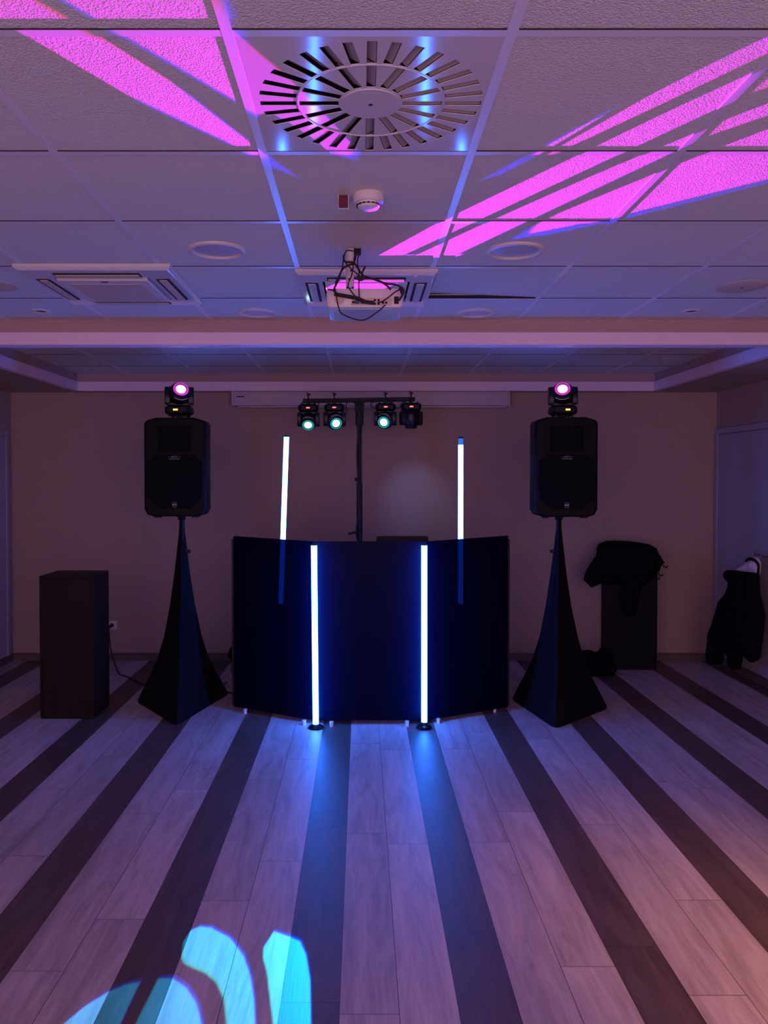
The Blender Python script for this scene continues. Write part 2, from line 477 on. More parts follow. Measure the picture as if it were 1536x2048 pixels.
struct(b.build('trim_4', [M['trim'], M['trim_in']]))
def skirting(name, poly): 
    pass
b = MB(); b.box(XL, XR, YB-0.012, YB, 0, 0.062); b.mi = 1; b.box(XL, XR, YB-0.015, YB, 0.062, 0.068)
struct(b.build('baseboard_back', [mat('brown_skirting', (0.13, 0.085, 0.075), 0.5), M['base']]))
b = MB(); b.box(XL, XL+0.012, YN, YB-0.015, 0, 0.062); b.mi = 1; b.box(XL, XL+0.015, YN, YB-0.015, 0.062, 0.068)
struct(b.build('baseboard_left', [bpy.data.materials['brown_skirting'], M['base']]))
b = MB(); b.box(XR-0.012, XR, YN, YB-0.015, 0, 0.062); b.mi = 1; b.box(XR-0.015, XR, YN, YB-0.015, 0.062, 0.068)
struct(b.build('baseboard_right', [bpy.data.materials['brown_skirting'], M['base']]))
# the flush panel doors in the side walls next to the corners
def side_door(name, X, s, y1, ztop):
    e = bpy.data.objects.new(name, None); COL.objects.link(e); e.location = (X, y1-0.5, 0); e['kind'] = 'structure'
    y0 = y1 - 1.02
    b = MB(); w = 0.045
    b.box(min(X, X-s*0.022), max(X, X-s*0.022), y1-w, y1, 0.07, ztop); b.box(min(X, X-s*0.022), max(X, X-s*0.022), y0, y0+w, 0.07, ztop)
    b.box(min(X, X-s*0.022), max(X, X-s*0.022), y0+w, y1-w, ztop-0.05, ztop)
    b.build('door_frame', M['side'], e, bevel=0.003, world=True)
    b = MB(); b.box(min(X, X-s*0.014), max(X, X-s*0.014), y0+w+0.004, y1-w-0.004, 0.072, ztop-0.056)
    b.build('door_leaf', M['side'], e, bevel=0.002, world=True)
side_door('door_1', XR, 1, YB-0.02, at(1440, 858, 6.98).z)
side_door('door_2', XL, -1, YB-0.10, at(10, 862, 6.92).z)

# ------------------------------------------------------------------ ceiling: air diffuser
def swirl_diffuser():
    cx, cy = 0.018, 1.953
    t = thing('ceiling_diffuser', (cx, cy, ZC), 'square white swirl air diffuser with two rings of radial slots in the near ceiling', 'air diffuser')
    b = MB(); b.box(-0.288, 0.288, -0.288, 0.288, -0.002, 0.0)
    plate = b.build('face_plate', M['steel'], t)
    slots = []
    c = MB(); ox, oy = 0.006, 0.006
    for k in range(32): slots.append((2*PI*k/32 + PI/2, 0.186, 0.276, 0.0225))
    for k in range(16): slots.append((2*PI*k/16 + PI/2, 0.080, 0.178, 0.0225))
    for a, r0, r1, w in slots:
        rot = Matrix.Rotation(a, 3, 'Z')
        c.box(ox+r0, ox+r1, oy-w/2, oy+w/2, -0.02, 0.02, rot, (ox, oy, 0))
    cut = c.build('cutter', M['black'], t)
    md = plate.modifiers.new('b', 'BOOLEAN'); md.object = cut; md.operation = 'DIFFERENCE'; md.solver = 'EXACT'
    bpy.context.view_layer.update()
    dg = bpy.context.evaluated_depsgraph_get()
    me = bpy.data.meshes.new_from_object(plate.evaluated_get(dg))
    plate.modifiers.clear(); plate.data = me
    bpy.data.objects.remove(cut)
    vm = mat('grey_vane', (0.36, 0.31, 0.27), 0.6)
    for a, r0, r1, w in slots:
        b = MB()
        ring = lambda r: [(ox+r, oy+w/2-0.001, 0.001), (ox+r, oy+w/2-0.0025, 0.0005), (ox+r, oy-w/2-0.001, 0.012), (ox+r, oy-w/2+0.0005, 0.0135)]
        b.loft([ring(r0+0.001), ring(r1-0.001)])
        bmesh.ops.rotate(b.bm, verts=b.bm.verts[:], cent=(ox, oy, 0), matrix=Matrix.Rotation(a, 3, 'Z'))
        b.build('vane', vm, t)
    b = MB(); b.cyl((ox, oy, -0.0045), (ox, oy, -0.002), 0.074, n=48); b.build('hub', M['steel'], t)
    b = MB(); b.cbox((ox, oy, -0.0055), (0.009, 0.006, 0.002)); b.build('screw', M['black'], t)
    b = MB(); b.lathe([(0.1800, -0.002), (0.1800, -0.0035), (0.1835, -0.0035), (0.1835, -0.002)], (ox, oy, 0), n=64)
    b.build('ring', M['steel'], t)
    b = MB()
    b.box(-0.29, 0.29, -0.29, 0.29, 0.060, 0.064)
    for q in ((-0.29, -0.285, -0.29, 0.29), (0.285, 0.29, -0.29, 0.29), (-0.29, 0.29, -0.29, -0.285), (-0.29, 0.29, 0.285, 0.29)): b.box(*q, 0.0, 0.062)
    b.build('plenum_box', M['void_and_shade'], t)
swirl_diffuser()

# ------------------------------------------------------------------ ceiling: recessed lamps, speakers, spots
def downlight(px, py, r, label):
    p = at_z(px, py, ZC)
    t = thing('recessed_downlight', p, label, 'ceiling light', 'recessed downlights')
    b = MB(); b.lathe([(r*0.80, 0.0), (r*0.80, -0.006), (r*0.86, -0.011), (r, -0.006), (r, 0.0)], n=56); b.build('trim_ring', M['plastic'], t, smooth=True)
    b = MB(); b.lathe([(0, -0.0035), (r*0.55, -0.0032), (r*0.80, -0.001)], n=56); b.build('diffuser_glass', M['lampglass'], t, smooth=True)
downlight(435, 500, 0.120, 'large round recessed downlight in the tile left of the projector pole')
downlight(1030, 501, 0.120, 'large round recessed downlight in the tile right of the projector pole')
downlight(515, 625, 0.110, 'round recessed downlight next to the fascia beam, left of the projector')
downlight(951, 625, 0.110, 'round recessed downlight next to the fascia beam, right of the projector')
def disc_speaker(px, py, r, label):
    p = at_z(px, py, ZC)
    t = thing('ceiling_speaker', p, label, 'speaker', 'round ceiling speakers')
    b = MB(); b.lathe([(0, -0.006), (r*0.9, -0.006), (r, -0.002), (r, 0.0)], n=48); b.build('speaker_grille', M['cream'], t, smooth='auto')
    b = MB(); b.lathe([(0, -0.008), (0.006, -0.008), (0.006, -0.005)], n=12); b.build('screw', M['black'], t)
disc_speaker(1484, 573, 0.118, 'flat round cover on the ceiling near the right picture edge')
disc_speaker(-14, 571, 0.112, 'flat round cover on the ceiling cut by the left picture edge')
def small_spot(px, py, r, label):
    p = at_z(px, py, ZC)
    t = thing('ceiling_spotlight', p, label, 'ceiling light', 'small ceiling spotlights')
    b = MB(); b.lathe([(r*0.55, 0.0), (r*0.55, -0.003), (r*0.7, -0.006), (r, -0.003), (r, 0.0)], n=32); b.build('trim_ring', M['plastic'], t, smooth=True)
    b = MB(); b.lathe([(0, -0.001), (r*0.55, -0.001)], n=32); b.build('bulb', M['black'], t)
small_spot(82, 622, 0.052, 'small recessed spotlight near the left end of the fascia beam')
small_spot(1382, 622, 0.052, 'small recessed spotlight near the right end of the fascia beam')
small_spot(1336, 718, 0.052, 'small spotlight in the recessed tray ceiling, far right')
small_spot(180, 739, 0.052, 'small spotlight in the recessed tray ceiling, far left')

# ------------------------------------------------------------------ smoke detector and red indicator
def smoke_detector():
    p = at_z(737, 390, ZC)
    t = thing('smoke_detector', p, 'white domed smoke detector with slotted cap on the ceiling', 'smoke detector')
    b = MB(); b.lathe([(0, 0), (0.051, 0), (0.052, -0.004), (0.051, -0.030), (0.046, -0.036), (0, -0.036)], n=48); b.build('base', M['plastic'], t, smooth='auto')
    b = MB(); b.lathe([(0.040, -0.036), (0.0385, -0.044), (0.034, -0.044), (0.034, -0.047), (0.037, -0.047), (0.033, -0.055), (0.020, -0.061), (0, -0.062)], n=48)
    b.build('cap', M['plastic'], t, smooth='auto')
    for k in range(16):
        a = 2*PI*k/16
        b = MB(); b.cbox((0.0385, 0, -0.0455), (0.004, 0.010, 0.0045)); b.xf(Matrix.Rotation(a, 4, 'Z')); b.build('vent_slot', M['black'], t)
smoke_detector()
for o_ in [k for k in COL.objects if k.parent and k.parent.name == 'smoke_detector']: o_.data.transform(Matrix.Scale(0.80, 4, (0, 0, 1)))
def indicator():
    p = at_z(687, 392, ZC)
    t = thing('alarm_indicator', p, 'small dark red rectangular indicator on the ceiling beside the smoke detector', 'alarm indicator')
    b = MB(); b.box(-0.019, 0.019, -0.014, 0.014, -0.012, 0); b.build('backing', M['plastic'], t, bevel=0.002)
    b = MB(); b.box(-0.015, 0.015, -0.022, -0.014, -0.046, -0.004); b.build('red_cover', M['red'], t, bevel=0.001)
    b = MB(); b.box(-0.017, 0.0175, -0.0155, -0.011, -0.048, -0.002); b.build('cover_frame', M['plastic'], t)
indicator()

# ------------------------------------------------------------------ ceiling cassettes
def cassette(x0, x1, y0, y1, label, tan_grille):
    cx, cy = (x0+x1)/2, (y0+y1)/2; a, c = (x1-x0)/2, (y1-y0)/2
    t = thing('air_conditioner_cassette', (cx, cy, ZC), label, 'air conditioner', 'ceiling air conditioner cassettes')
    b = MB()
    def ring(s, z): return [(-a*s, -c*s, z), (a*s, -c*s, z), (a*s, c*s, z), (-a*s, c*s, z)]
    b.loft([ring(1, -0.001), ring(1, -0.014), ring(0.955, -0.027), ring(0.63, -0.030), ring(0.63, -0.010)], caps=False)
    b.build('panel_frame', M['steel'], t, bevel=0.003)
    b = MB(); s = 0.60
    z1 = -0.040 if tan_grille else -0.033
    b.box(-a*s, a*s, -c*s, c*s, z1, -0.012); b.build('intake_grille', M['plastic'], t, bevel=0.006)
    g = [o for o in COL.objects if o.parent == t][-1]
    b = MB()
    if tan_grille:
        b.box(-a*s*0.80, a*s*0.80, -c*s*0.72, c*s*0.86, z1-0.002, z1+0.001)
        b.build('filter_mesh', M['cream'], g)
        b = MB(); b.cbox((a*0.02, -c*s*0.90, z1-0.001), (0.03, 0.010, 0.002)); b.build('latch', M['black'], g)
    for sx, sy in ((0, -1), (0, 1), (-1, 0), (1, 0)):
        L = 0.56
        if sx == 0:
            q = (-a*L, a*L, sy*c*0.76-0.028, sy*c*0.76+0.028)
        else:
            q = (sx*a*0.79-0.030, sx*a*0.79+0.030, -c*L, c*L)
        b = MB(); b.box(*q, -0.0315, -0.026); sl = b.build('air_slot', M['void_and_shade'], t)
        b = MB()
        if sx == 0:
            b.box(q[0]+0.006, q[1]-0.006, q[2]+0.016, q[3]-0.006, -0.036, -0.031)
        else:
            b.box(q[0]+0.012, q[1]-0.012, q[2]+0.006, q[3]-0.006, -0.036, -0.031)
        b.build('louver', M['cream'] if tan_grille else M['steel'], sl, bevel=0.002)
    return t
cassette(-1.522, -0.832, 3.395, 4.10, 'white air conditioner cassette with tan grille, left of the projector', True)
cassette(-0.296, 0.345, 3.475, 4.13, 'white air conditioner cassette directly behind the projector', False)

# ------------------------------------------------------------------ projector
def projector():
    Yr = 3.10
    t = thing('ceiling_projector', (at(729, 600, Yr).x, Yr, at(700, 614, Yr).z), 'white ceiling projector hung from a pole with tangled black cables', 'projector')
    W = 0.153; zt = 0.074; D = 0.285
    b = MB()
    def ring(z, ins):
        x0, x1, y0, y1 = -W+ins, W-ins, 0.0+ins*0.3, D-ins; r = 0.035
        pts = []
        for cx_, cy_, a0 in ((x1-r, y0+r*0.4, -PI/2), (x1-r, y1-r, 0), (x0+r, y1-r, PI/2), (x0+r, y0+r*0.4, PI)):
            for k in range(5):
                a = a0 + k*PI/8
                ry = r*0.4 if cy_ < D*0.4 else r
                pts.append((cx_+r*math.cos(a), cy_+ry*math.sin(a), z))
        return pts
    b.loft([ring(0.0, 0.010), ring(0.006, 0.002), ring(0.04, 0.0), ring(zt-0.008, 0.002), ring(zt, 0.012)])
    body = b.build('body', M['plastic'], t, smooth='auto')
    b = MB(); b.box(-0.052, 0.108, -0.0025, 0.001, 0.006, 0.036); pan = b.build('port_panel', M['cream'], t, bevel=0.002)
    for x0, w, h, m in ((-0.030, 0.020, 0.013, 'port'), (0.0, 0.030, 0.013, 'port'), (0.022, 0.016, 0.012, 'port')):
        b = MB(); b.cbox((x0, -0.005, 0.018), (w, 0.006, h)); b.build('socket', M[m], pan, bevel=0.001)
    for x0, z0 in ((-0.045, 0.018), (0.041, 0.012), (0.041, 0.026), (0.056, 0.012), (0.056, 0.026), (0.074, 0.016), (0.086, 0.016)):
        b = MB(); b.cyl((x0, 0, z0), (x0, -0.006, z0), 0.0048, n=14); b.build('jack', M['black'], pan)
    b = MB(); b.box(0.118, 0.136, -0.010, 0.002, 0.012, 0.040); b.build('power_plug', M['black'], t, bevel=0.002)
    b = MB(); b.lathe([(0.020, 0), (0.020, -0.002), (0.0, -0.002)], (-0.100, 0.0, 0.030), axis=(0, 1, 0), n=24); b.build('lens_cap_mark', M['cream'], t)
    b = MB(); b.box(-0.125, 0.110, 0.03, D-0.03, -0.003, 0.001); b.build('bottom_plate', M['lampglass'], t, bevel=0.002)
    o = t.location
    # mount
    zc = ZC - o.z
    px = at(700, 560, 3.18).x - o.x
    b = MB(); b.cyl((px, 0.09, zt+0.02), (px, 0.09, zc-0.105), 0.0165, n=24); b.cyl((px+0.003, 0.09, zc-0.11), (px+0.003, 0.09, zc-0.002), 0.0195, n=24)
    pole = b.build('mount_pole', M['plastic'], t, smooth='auto')
    b = MB()
    for q in (0.0, 0.02, 0.035):
        b = MB(); b.cyl((px-0.004+q*0.4, 0.073, zt+0.055+q*1.7), (px-0.004+q*0.4, 0.070, zt+0.055+q*1.7), 0.004, n=10); b.build('bolt', M['black'], pole)
    b = MB(); b.cbox((px, 0.09, zt+0.008), (0.075, 0.06, 0.005)); b.cbox((px, 0.09, zt+0.016), (0.03, 0.03, 0.018)); b.build('mount_foot', M['black'], t, bevel=0.001)
    b = MB(); b.box(px+0.012, px+0.045, 0.075, 0.105, zc-0.022, zc-0.001); b.build('ceiling_bracket', M['black'], t, bevel=0.002)
    # cables, traced in the plane of the ports
    def P(x, y, d=3.09): return at(560 + x/4.518, 360 + y/4.518, d) - o
    cables = [
        [(575, 680, 3.15), (585, 735, 3.13), (660, 745, 3.13), (700, 790, 3.12), (760, 870, 3.1), (870, 900, 3.08), (960, 950, 3.08), (1000, 990, 3.09)],
        [(680, 640, 3.15), (668, 730, 3.14), (650, 850, 3.12), (615, 950, 3.1), (640, 1000, 3.09), (690, 1065, 3.085)],
        [(720, 640, 3.15), (700, 740, 3.13), (715, 850, 3.11), (712, 960, 3.08), (718, 1070, 3.08)],
        [(690, 640, 3.15), (665, 745, 3.13), (570, 800, 3.11), (520, 920, 3.09), (490, 1000, 3.07), (560, 1045, 3.07), (680, 1060, 3.08), (760, 1100, 3.08)],
        [(575, 690, 3.15), (560, 800, 3.12), (500, 940, 3.08), (510, 1050, 3.06), (530, 1150, 3.05), (570, 1215, 3.05), (740, 1268, 3.05), (870, 1200, 3.05), (950, 1130, 3.08)],
        [(770, 780, 3.12), (740, 860, 3.1), (800, 880, 3.09), (960, 935, 3.08), (1060, 950, 3.08), (1120, 1000, 3.08), (1075, 1090, 3.085)],
        [(1100, 985, 3.09), (1050, 1005, 3.08), (980, 1060, 3.07), (920, 1100, 3.08), (880, 1105, 3.08)],
        [(430, 990, 3.10), (475, 995, 3.08), (500, 1025, 3.07)],
        [(660, 640, 3.15), (600, 640, 3.16), (580, 720, 3.14), (640, 800, 3.12), (740, 880, 3.10)],
    ]
    for i, c in enumerate(cables):
        b = MB(); b.tube([P(*q) for q in c], 0.0026 if i not in (0, 3, 5) else 0.0040, 8); b.build('cable', M['rubber'], t, smooth=True)
    b = MB(); b.tube([P(490, 1030), P(600, 1050), P(700, 1070), P(770, 1100), P(850, 1110)], 0.0075, 10); b.build('cable_bundle', M['rubber'], t, smooth=True)
    b = MB(); b.tube([P(690, 880), P(720, 880), P(760, 872), P(735, 900), P(700, 890)], 0.0065, 8); b.build('cable_knot', M['rubber'], t, smooth=True)
    b = MB(); q = P(1100, 1000, 3.085); b.cbox(q, (0.014, 0.012, 0.032), Matrix.Rotation(-0.3, 3, 'Y')); b.build('adapter', M['black'], t, bevel=0.002)
projector()

# ------------------------------------------------------------------ projection screen case on the back wall
def screen_case():
    p0, p1 = at(465, 783, 6.93), at(1018, 812, 6.93)
    t = thing('projection_screen', ((p0.x+p1.x)/2, 6.965, p1.z), 'long white rolled-up projection screen case on the back wall', 'projection screen')
    w, h = (p1.x-p0.x)/2, p0.z-p1.z
    b = MB(); b.prism([(-0.045, 0.004), (-0.038, h), (0.04, h), (0.045, h*0.6), (0.045, 0.0), (0.0, 0.0)], -w, w, axis='X'); b.build('housing', M['screen_case'], t, bevel=0.003)
    for s in (-1, 1):
        b = MB(); b.box(s*w-0.008, s*w+0.008, -0.048, 0.05, -0.001, h+0.001); b.build('end_cap', M['screen_case'], t, bevel=0.002)
        b = MB(); b.box(s*(w-0.115)-0.022, s*(w-0.115)+0.022, -0.03, 0.04, h-0.002, h+0.010); b.build('wall_bracket', M['plastic'], t, bevel=0.002)
    b = MB(); b.box(-w+0.04, -w+0.105, -0.0475, -0.044, h*0.60, h*0.60+0.009); b.build('badge', M['black'], t)
    b = MB(); b.box(-w+0.05, w-0.02, -0.036, -0.018, -0.012, 0.001); b.build('bottom_bar', M['screen_case'], t, bevel=0.002)
screen_case()

# ------------------------------------------------------------------ loudspeakers
def loudspeaker(cx, y0, z0, W, Hh, label, first=None):
    t = thing('loudspeaker', (cx, y0, z0), label, 'speaker', 'loudspeakers on covered stands')
    w = W/2; D = 0.38
    def ring(y, sx, ins=0.0, zi=0.0):
        a = w*sx - ins; T = Hh - zi
        P = [(-a*0.68, zi+0.0), (a*0.68, zi+0.0), (a*0.90, zi+0.012), (a, zi+0.050), (a, T-0.040), (a*0.92, T-0.018), (a*0.62, T), (-a*0.62, T), (-a*0.92, T-0.018), (-a, T-0.040), (-a, zi+0.050), (-a*0.90, zi+0.012)]
        return [(x, y, z) for x, z in P]
    b = MB(); b.loft([ring(0, 1, 0.012, 0.006), ring(0.012, 1), ring(0.17, 1.0), ring(0.20, 0.955), ring(D, 0.74, 0, 0.01)])
    cab = b.build('cabinet', M['cabinet'], t, bevel=0.004)
    # lower grille with arched top shoulders
    gz = Hh*0.62
    arch = [(-w*0.50, 0.055), (w*0.50, 0.055), (w*0.86, 0.125), (w*0.93, gz*0.5), (w*0.90, gz-0.045), (w*0.60, gz), (-w*0.60, gz), (-w*0.90, gz-0.045), (-w*0.93, gz*0.5), (-w*0.86, 0.125)]
    b = MB(); b.prism(arch, -0.008, 0.004); g = b.build('grille', M['grille'], t, bevel=0.004)
    # horn
    hx, h0, h1 = w*0.60, gz+0.008, Hh-0.045
    b = MB(); b.prism([(-hx, h0), (hx, h0), (hx, h1), (-hx, h1)], -0.003, 0.002)
    b.build('horn_surround', M['cabinet'], t, bevel=0.002)
    b = MB()
    def hr(s1, s2, y): return [(-hx*s1, y, (h0+h1)/2-(h1-h0)/2*s2), (hx*s1, y, (h0+h1)/2-(h1-h0)/2*s2), (hx*s1, y, (h0+h1)/2+(h1-h0)/2*s2), (-hx*s1, y, (h0+h1)/2+(h1-h0)/2*s2)]
    b.loft([hr(0.90, 0.86, -0.0045), hr(0.86, 0.80, -0.0050), hr(0.4, 0.5, -0.0038), hr(0.16, 0.4, -0.0034)])
    b.build('horn', M['grille'], t)
    b = MB(); b.cbox((0, -0.0095, 0.082), (0.036, 0.003, 0.036)); bd = b.build('badge', M['black'], t, bevel=0.001)
    b = MB()
    for q in ((-0.017, 0.017, 0.0985, 0.1), (-0.017, 0.017, 0.064, 0.0655)): b.box(q[0], q[1], -0.0118, -0.0108, q[2], q[3])
    b.build('badge_border', M['badge2'], bd)
    add_text('logo', 'RCF', 0.0175, bd, (0, -0.0122, 0.082), M['badge'])
    b = MB(); b.prism([(-0.043, gz-0.022), (0.043, gz-0.022), (0.043, gz-0.008), (-0.043, gz-0.008)], -0.0098, -0.0078)
    pl = b.build('name_plate', M['black'], t)
    add_text('lettering', 'ART 7', 0.0165, pl, (0, -0.0104, gz-0.013), M['badge2'])
    b = MB(); b.box(-0.036, 0.036, -0.0105, -0.0090, gz-0.0285, gz-0.0255); b.build('plate_line', M['badge2'], pl)
    for s in (-1, 1):
        b = MB(); b.prism([(s*w*0.62-0.02, -0.010), (s*w*0.62+0.02, -0.010), (s*w*0.62+0.026, 0.006), (s*w*0.62-0.026, 0.006)], 0.03, 0.09); b.build('foot', M['rubber'], t)
        b = MB(); b.box(min(s*w*0.965, s*w*1.003), max(s*w*0.965, s*w*1.003), 0.06, 0.155, Hh*0.40, Hh*0.62); b.build('side_handle', M['black'], t, bevel=0.006)
    b = MB(); b.cyl((0, 0.18, -0.012), (0, 0.18, 0.02), 0.03, n=24); b.build('pole_cup', M['black'], t)
    return t
YS = 5.40
pl0, pl1 = at(288, 1033, YS), at(411, 835, YS)
loudspeaker((pl0.x+pl1.x)/2, YS, pl0.z, pl1.x-pl0.x, pl1.z-pl0.z, 'black plastic loudspeaker on the left covered stand, under the left pink light')
pr0, pr1 = at(1070, 1034, YS), at(1197, 834, YS)
loudspeaker((pr0.x+pr1.x)/2, YS, pr0.z, pr1.x-pr0.x, pr1.z-pr0.z, 'black plastic loudspeaker on the right covered stand, under the right pink light')

# ------------------------------------------------------------------ covered tripod stands
def covered_stand(corners, apex, ztop, label, bump_right):
    c = Vector((apex[0], apex[1], 0))
    t = thing('speaker_stand', c, label, 'speaker stand', 'speaker stands in stretch covers')
    prof = [(0.0, 1.0), (0.012, 1.0), (0.06, 0.93), (0.13, 0.83), (0.22, 0.70), (0.33, 0.56), (0.50, 0.405), (0.73, 0.265), (0.95, 0.175), (1.15, 0.105), (ztop-0.10, 0.062), (ztop-0.03, 0.055), (ztop, 0.055)]
    rings = []
    C = [Vector(q) - c for q in corners]
    for z, f in prof:
        r = []
        for i in range(3):
            A, B = C[i], C[(i+1) % 3]
            for k in range(10):
                s = k/10.0
                # rounded corner: pull the points at the corner slightly inwards, bow the edges inwards
                p = A.lerp(B, s)
                bow = 4*s*(1-s)*0.10*min(1.0, f*1.1)*(1 if z > 0.02 else 0.2)
                sh = 0.93 if k == 0 else 1.0
                q = p*f*(1-bow)*sh
                q += Vector((0.004*math.sin(9*z+i*2+k), 0.004*math.cos(7*z+k), 0))*min(1, z*3)*(1-z/ztop)
                r.append((q.x, q.y, z))
        rings.append(r)
    b = MB(); b.loft(rings); b.build('stretch_cover', M['cloth'], t, smooth='auto')
    b = MB(); b.cyl((0, 0, ztop-0.30), (0, 0, ztop+0.03), 0.0175, n=20); b.build('pole', M['black'], t, smooth='auto')
    b = MB(); b.cyl((0, 0, ztop-0.02), (0, 0, ztop+0.015), 0.026, n=20); b.build('cover_cuff', M['cloth'], t, smooth='auto')
    b = MB(); s = bump_right
    b.cyl((s*0.03, -0.01, 1.13), (s*0.062, -0.012, 1.125), 0.013, n=12); b.build('locking_knob', M['rubber'], t)
    return t
zsp = pl0.z
covered_stand([at_z(352, 1453, 0), at_z(462, 1386, 0), at_z(269, 1402, 0)], (at(364, 1100, 5.58).x, 5.58, 0), zsp-0.012, 'black fabric-covered tripod stand left of the DJ booth', 1)
covered_stand([at_z(1111, 1459, 0), at_z(1221, 1416, 0), at_z(1019, 1397, 0)], (at(1117, 1100, 5.58).x, 5.58, 0), zsp-0.012, 'black fabric-covered tripod stand right of the DJ booth', -1)

# ------------------------------------------------------------------ moving heads
def moving_head(base, S, aim, lens_c, hung, label, group, dispmat, lens, ring, disp_off=0.0, dark=False):
    """base: centre of the base's outer face; S: width; aim: unit vector of the beam"""
    t = thing('moving_head_light', base, label, 'stage light', group)
    k = S/0.18; sg = -1 if hung else 1
    def Z(a, c): return (min(sg*a, sg*c)*k, max(sg*a, sg*c)*k)
    b = MB()
    def ring_(z, x, y): return [(-x*k, -y*k*0.7, sg*z*k), (-x*k*0.7, -y*k, sg*z*k), (x*k*0.7, -y*k, sg*z*k), (x*k, -y*k*0.7, sg*z*k), (x*k, y*k*0.7, sg*z*k), (x*k*0.7, y*k, sg*z*k), (-x*k*0.7, y*k, sg*z*k), (-x*k, y*k*0.7, sg*z*k)]
    b.loft([ring_(0.014, 0.068, 0.055), ring_(0.030, 0.090, 0.072), ring_(0.068, 0.088, 0.072), ring_(0.078, 0.074, 0.060)])
    bs = b.build('base', M['black'], t, bevel=0.003)
    z0, z1 = Z(0.042, 0.056)
    b = MB(); b.box((-0.018+disp_off)*k, (0.018+disp_off)*k, -0.0745*k, -0.071*k, z0, z1); dp = b.build('display', M['black'], bs)
    z0, z1 = Z(0.0435, 0.0545)
    for q in range(3):
        b = MB(); x0 = (-0.0155 + q*0.0108 + disp_off)*k; b.box(x0, x0+0.0092*k, -0.0758*k, -0.0744*k, z0, z1); b.build('digit', dispmat, dp)
    for sx in (-1, 1):
        for sy in (-1, 1):
            z0, z1 = Z(0.004, 0.020); b = MB(); b.box((sx*0.055-0.008)*k, (sx*0.055+0.008)*k, (sy*0.045-0.008)*k, (sy*0.045+0.008)*k, z0, z1); b.build('foot', M['rubber'], bs)
    # yoke: a joined U of two arms
    pan = math.atan2(-aim[0], -aim[1]) if not dark else 0.0
    pan = max(-0.25, min(0.25, -pan if False else math.atan2(aim[0], -aim[1])*0.5))
    Rz = Matrix.Rotation(pan, 4, 'Z')
    zc = 0.158
    b = MB(); z0, z1 = Z(0.078, 0.104)
    b.box(-0.080*k, 0.080*k, -0.035*k, 0.035*k, z0, z1)
    for s in (-1, 1):
        arm = [(-0.040, 0.088), (0.040, 0.088), (0.046, 0.11), (0.046, zc+0.028), (0.030, zc+0.052), (-0.030, zc+0.052), (-0.046, zc+0.028), (-0.046, 0.11)]
        b.prism([(y*k, sg*z*k) for y, z in arm], s*0.058*k, s*0.098*k, axis='X')
    b.cyl((0, 0, sg*0.070*k), (0, 0, sg*0.084*k), 0.03*k, n=24)
    b.xf(Rz); b.build('yoke', M['blackgloss'], t, bevel=0.006*k)
    # head barrel
    a = Vector(aim).normalized(); cen = Vector((0, 0, sg*zc*k))
    b = MB(); r = 0.080*k
    b.lathe([(0, -0.075*k), (r*0.70, -0.072*k), (r*0.95, -0.050*k), (r, -0.015*k), (r, 0.020*k), (r*0.86, 0.050*k), (r*0.70, 0.056*k), (r*0.62, 0.078*k), (r*0.52, 0.080*k), (r*0.50, 0.070*k), (0, 0.068*k)], cen, axis=a, n=40)
    hd = b.build('head', M['blackgloss'], t, smooth='auto')
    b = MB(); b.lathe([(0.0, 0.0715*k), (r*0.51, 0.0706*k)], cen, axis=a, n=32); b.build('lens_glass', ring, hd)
    b = MB(); b.lathe([(r*0.50, 0.0802*k), (r*0.60, 0.0800*k), (r*0.66, 0.0745*k)], cen, axis=a, n=32); b.build('lens_halo_ring', ring, hd)  # glowing ring added in place of the halo round the lens
    b = MB(); b.lathe([(0.0, 0.0760*k), (r*0.20, 0.0756*k), (r*0.40, 0.0722*k)], cen, axis=a, n=32); b.build('lens', lens, hd, smooth=True)
    # pale arc modelled as a highlight on the head's front shell
    u = a.cross(Vector((0, 0, 1))).normalized(); w = a.cross(u).normalized()
    if w.z < 0: w = -w
    pts = []
    for q in range(9):
        an = math.radians(-130 + q*10) if not hung else math.radians(50 + q*10)
        an = math.radians(230 + q*10) if not hung else an
        pts.append(cen + a*0.049*k + (u*math.cos(an) + w*math.sin(an))*r*0.885)
    b = MB(); b.tube(pts, 0.0018*k, 6); b.build('shell_highlight', M['badge'], hd, smooth=True)
    return t, cen + Vector(base) + a*0.085*k

Lhead = at(359, 836, 5.56); Rhead = at(1125, 834, 5.56)
aimL = Vector((0.33, -0.80, 0.42)).normalized(); aimR = Vector((-0.22, -0.82, 0.44)).normalized()
def std_head(base, aim, label, off):
    return moving_head((base.x, base.y, base.z), 0.186, aim, None, False, label, 'pink moving heads on the loudspeakers', M['amber'], M['lens_pink'], M['halo_pink'], off)
top_z = pl0.z + (pl1.z - pl0.z)
mL, lensL = std_head(Vector((Lhead.x, 5.56, top_z+0.012)), aimL, 'pink-lit moving head light standing on the left loudspeaker', -0.010)
mR, lensR = std_head(Vector((Rhead.x, 5.56, top_z+0.012)), aimR, 'pink-lit moving head light standing on the right loudspeaker', 0.018)
for hd_t, nm in ((mL, 'left'), (mR, 'right')):
    b = MB(); b.cyl((0, 0, -0.014), (0, 0, 0.016), 0.020, n=16); b.cbox((0, 0, 0.010), (0.07, 0.05, 0.008)); b.build('mounting_spigot', M['black'], hd_t)
    b = MB(); b.tube([(0.045, 0.02, 0.03), (0.055, -0.03, 0.012), (0.068, -0.02, -0.008), (0.085, -0.01, -0.012)], 0.004, 8); b.build('power_cable', M['rubber'], hd_t, smooth=True)

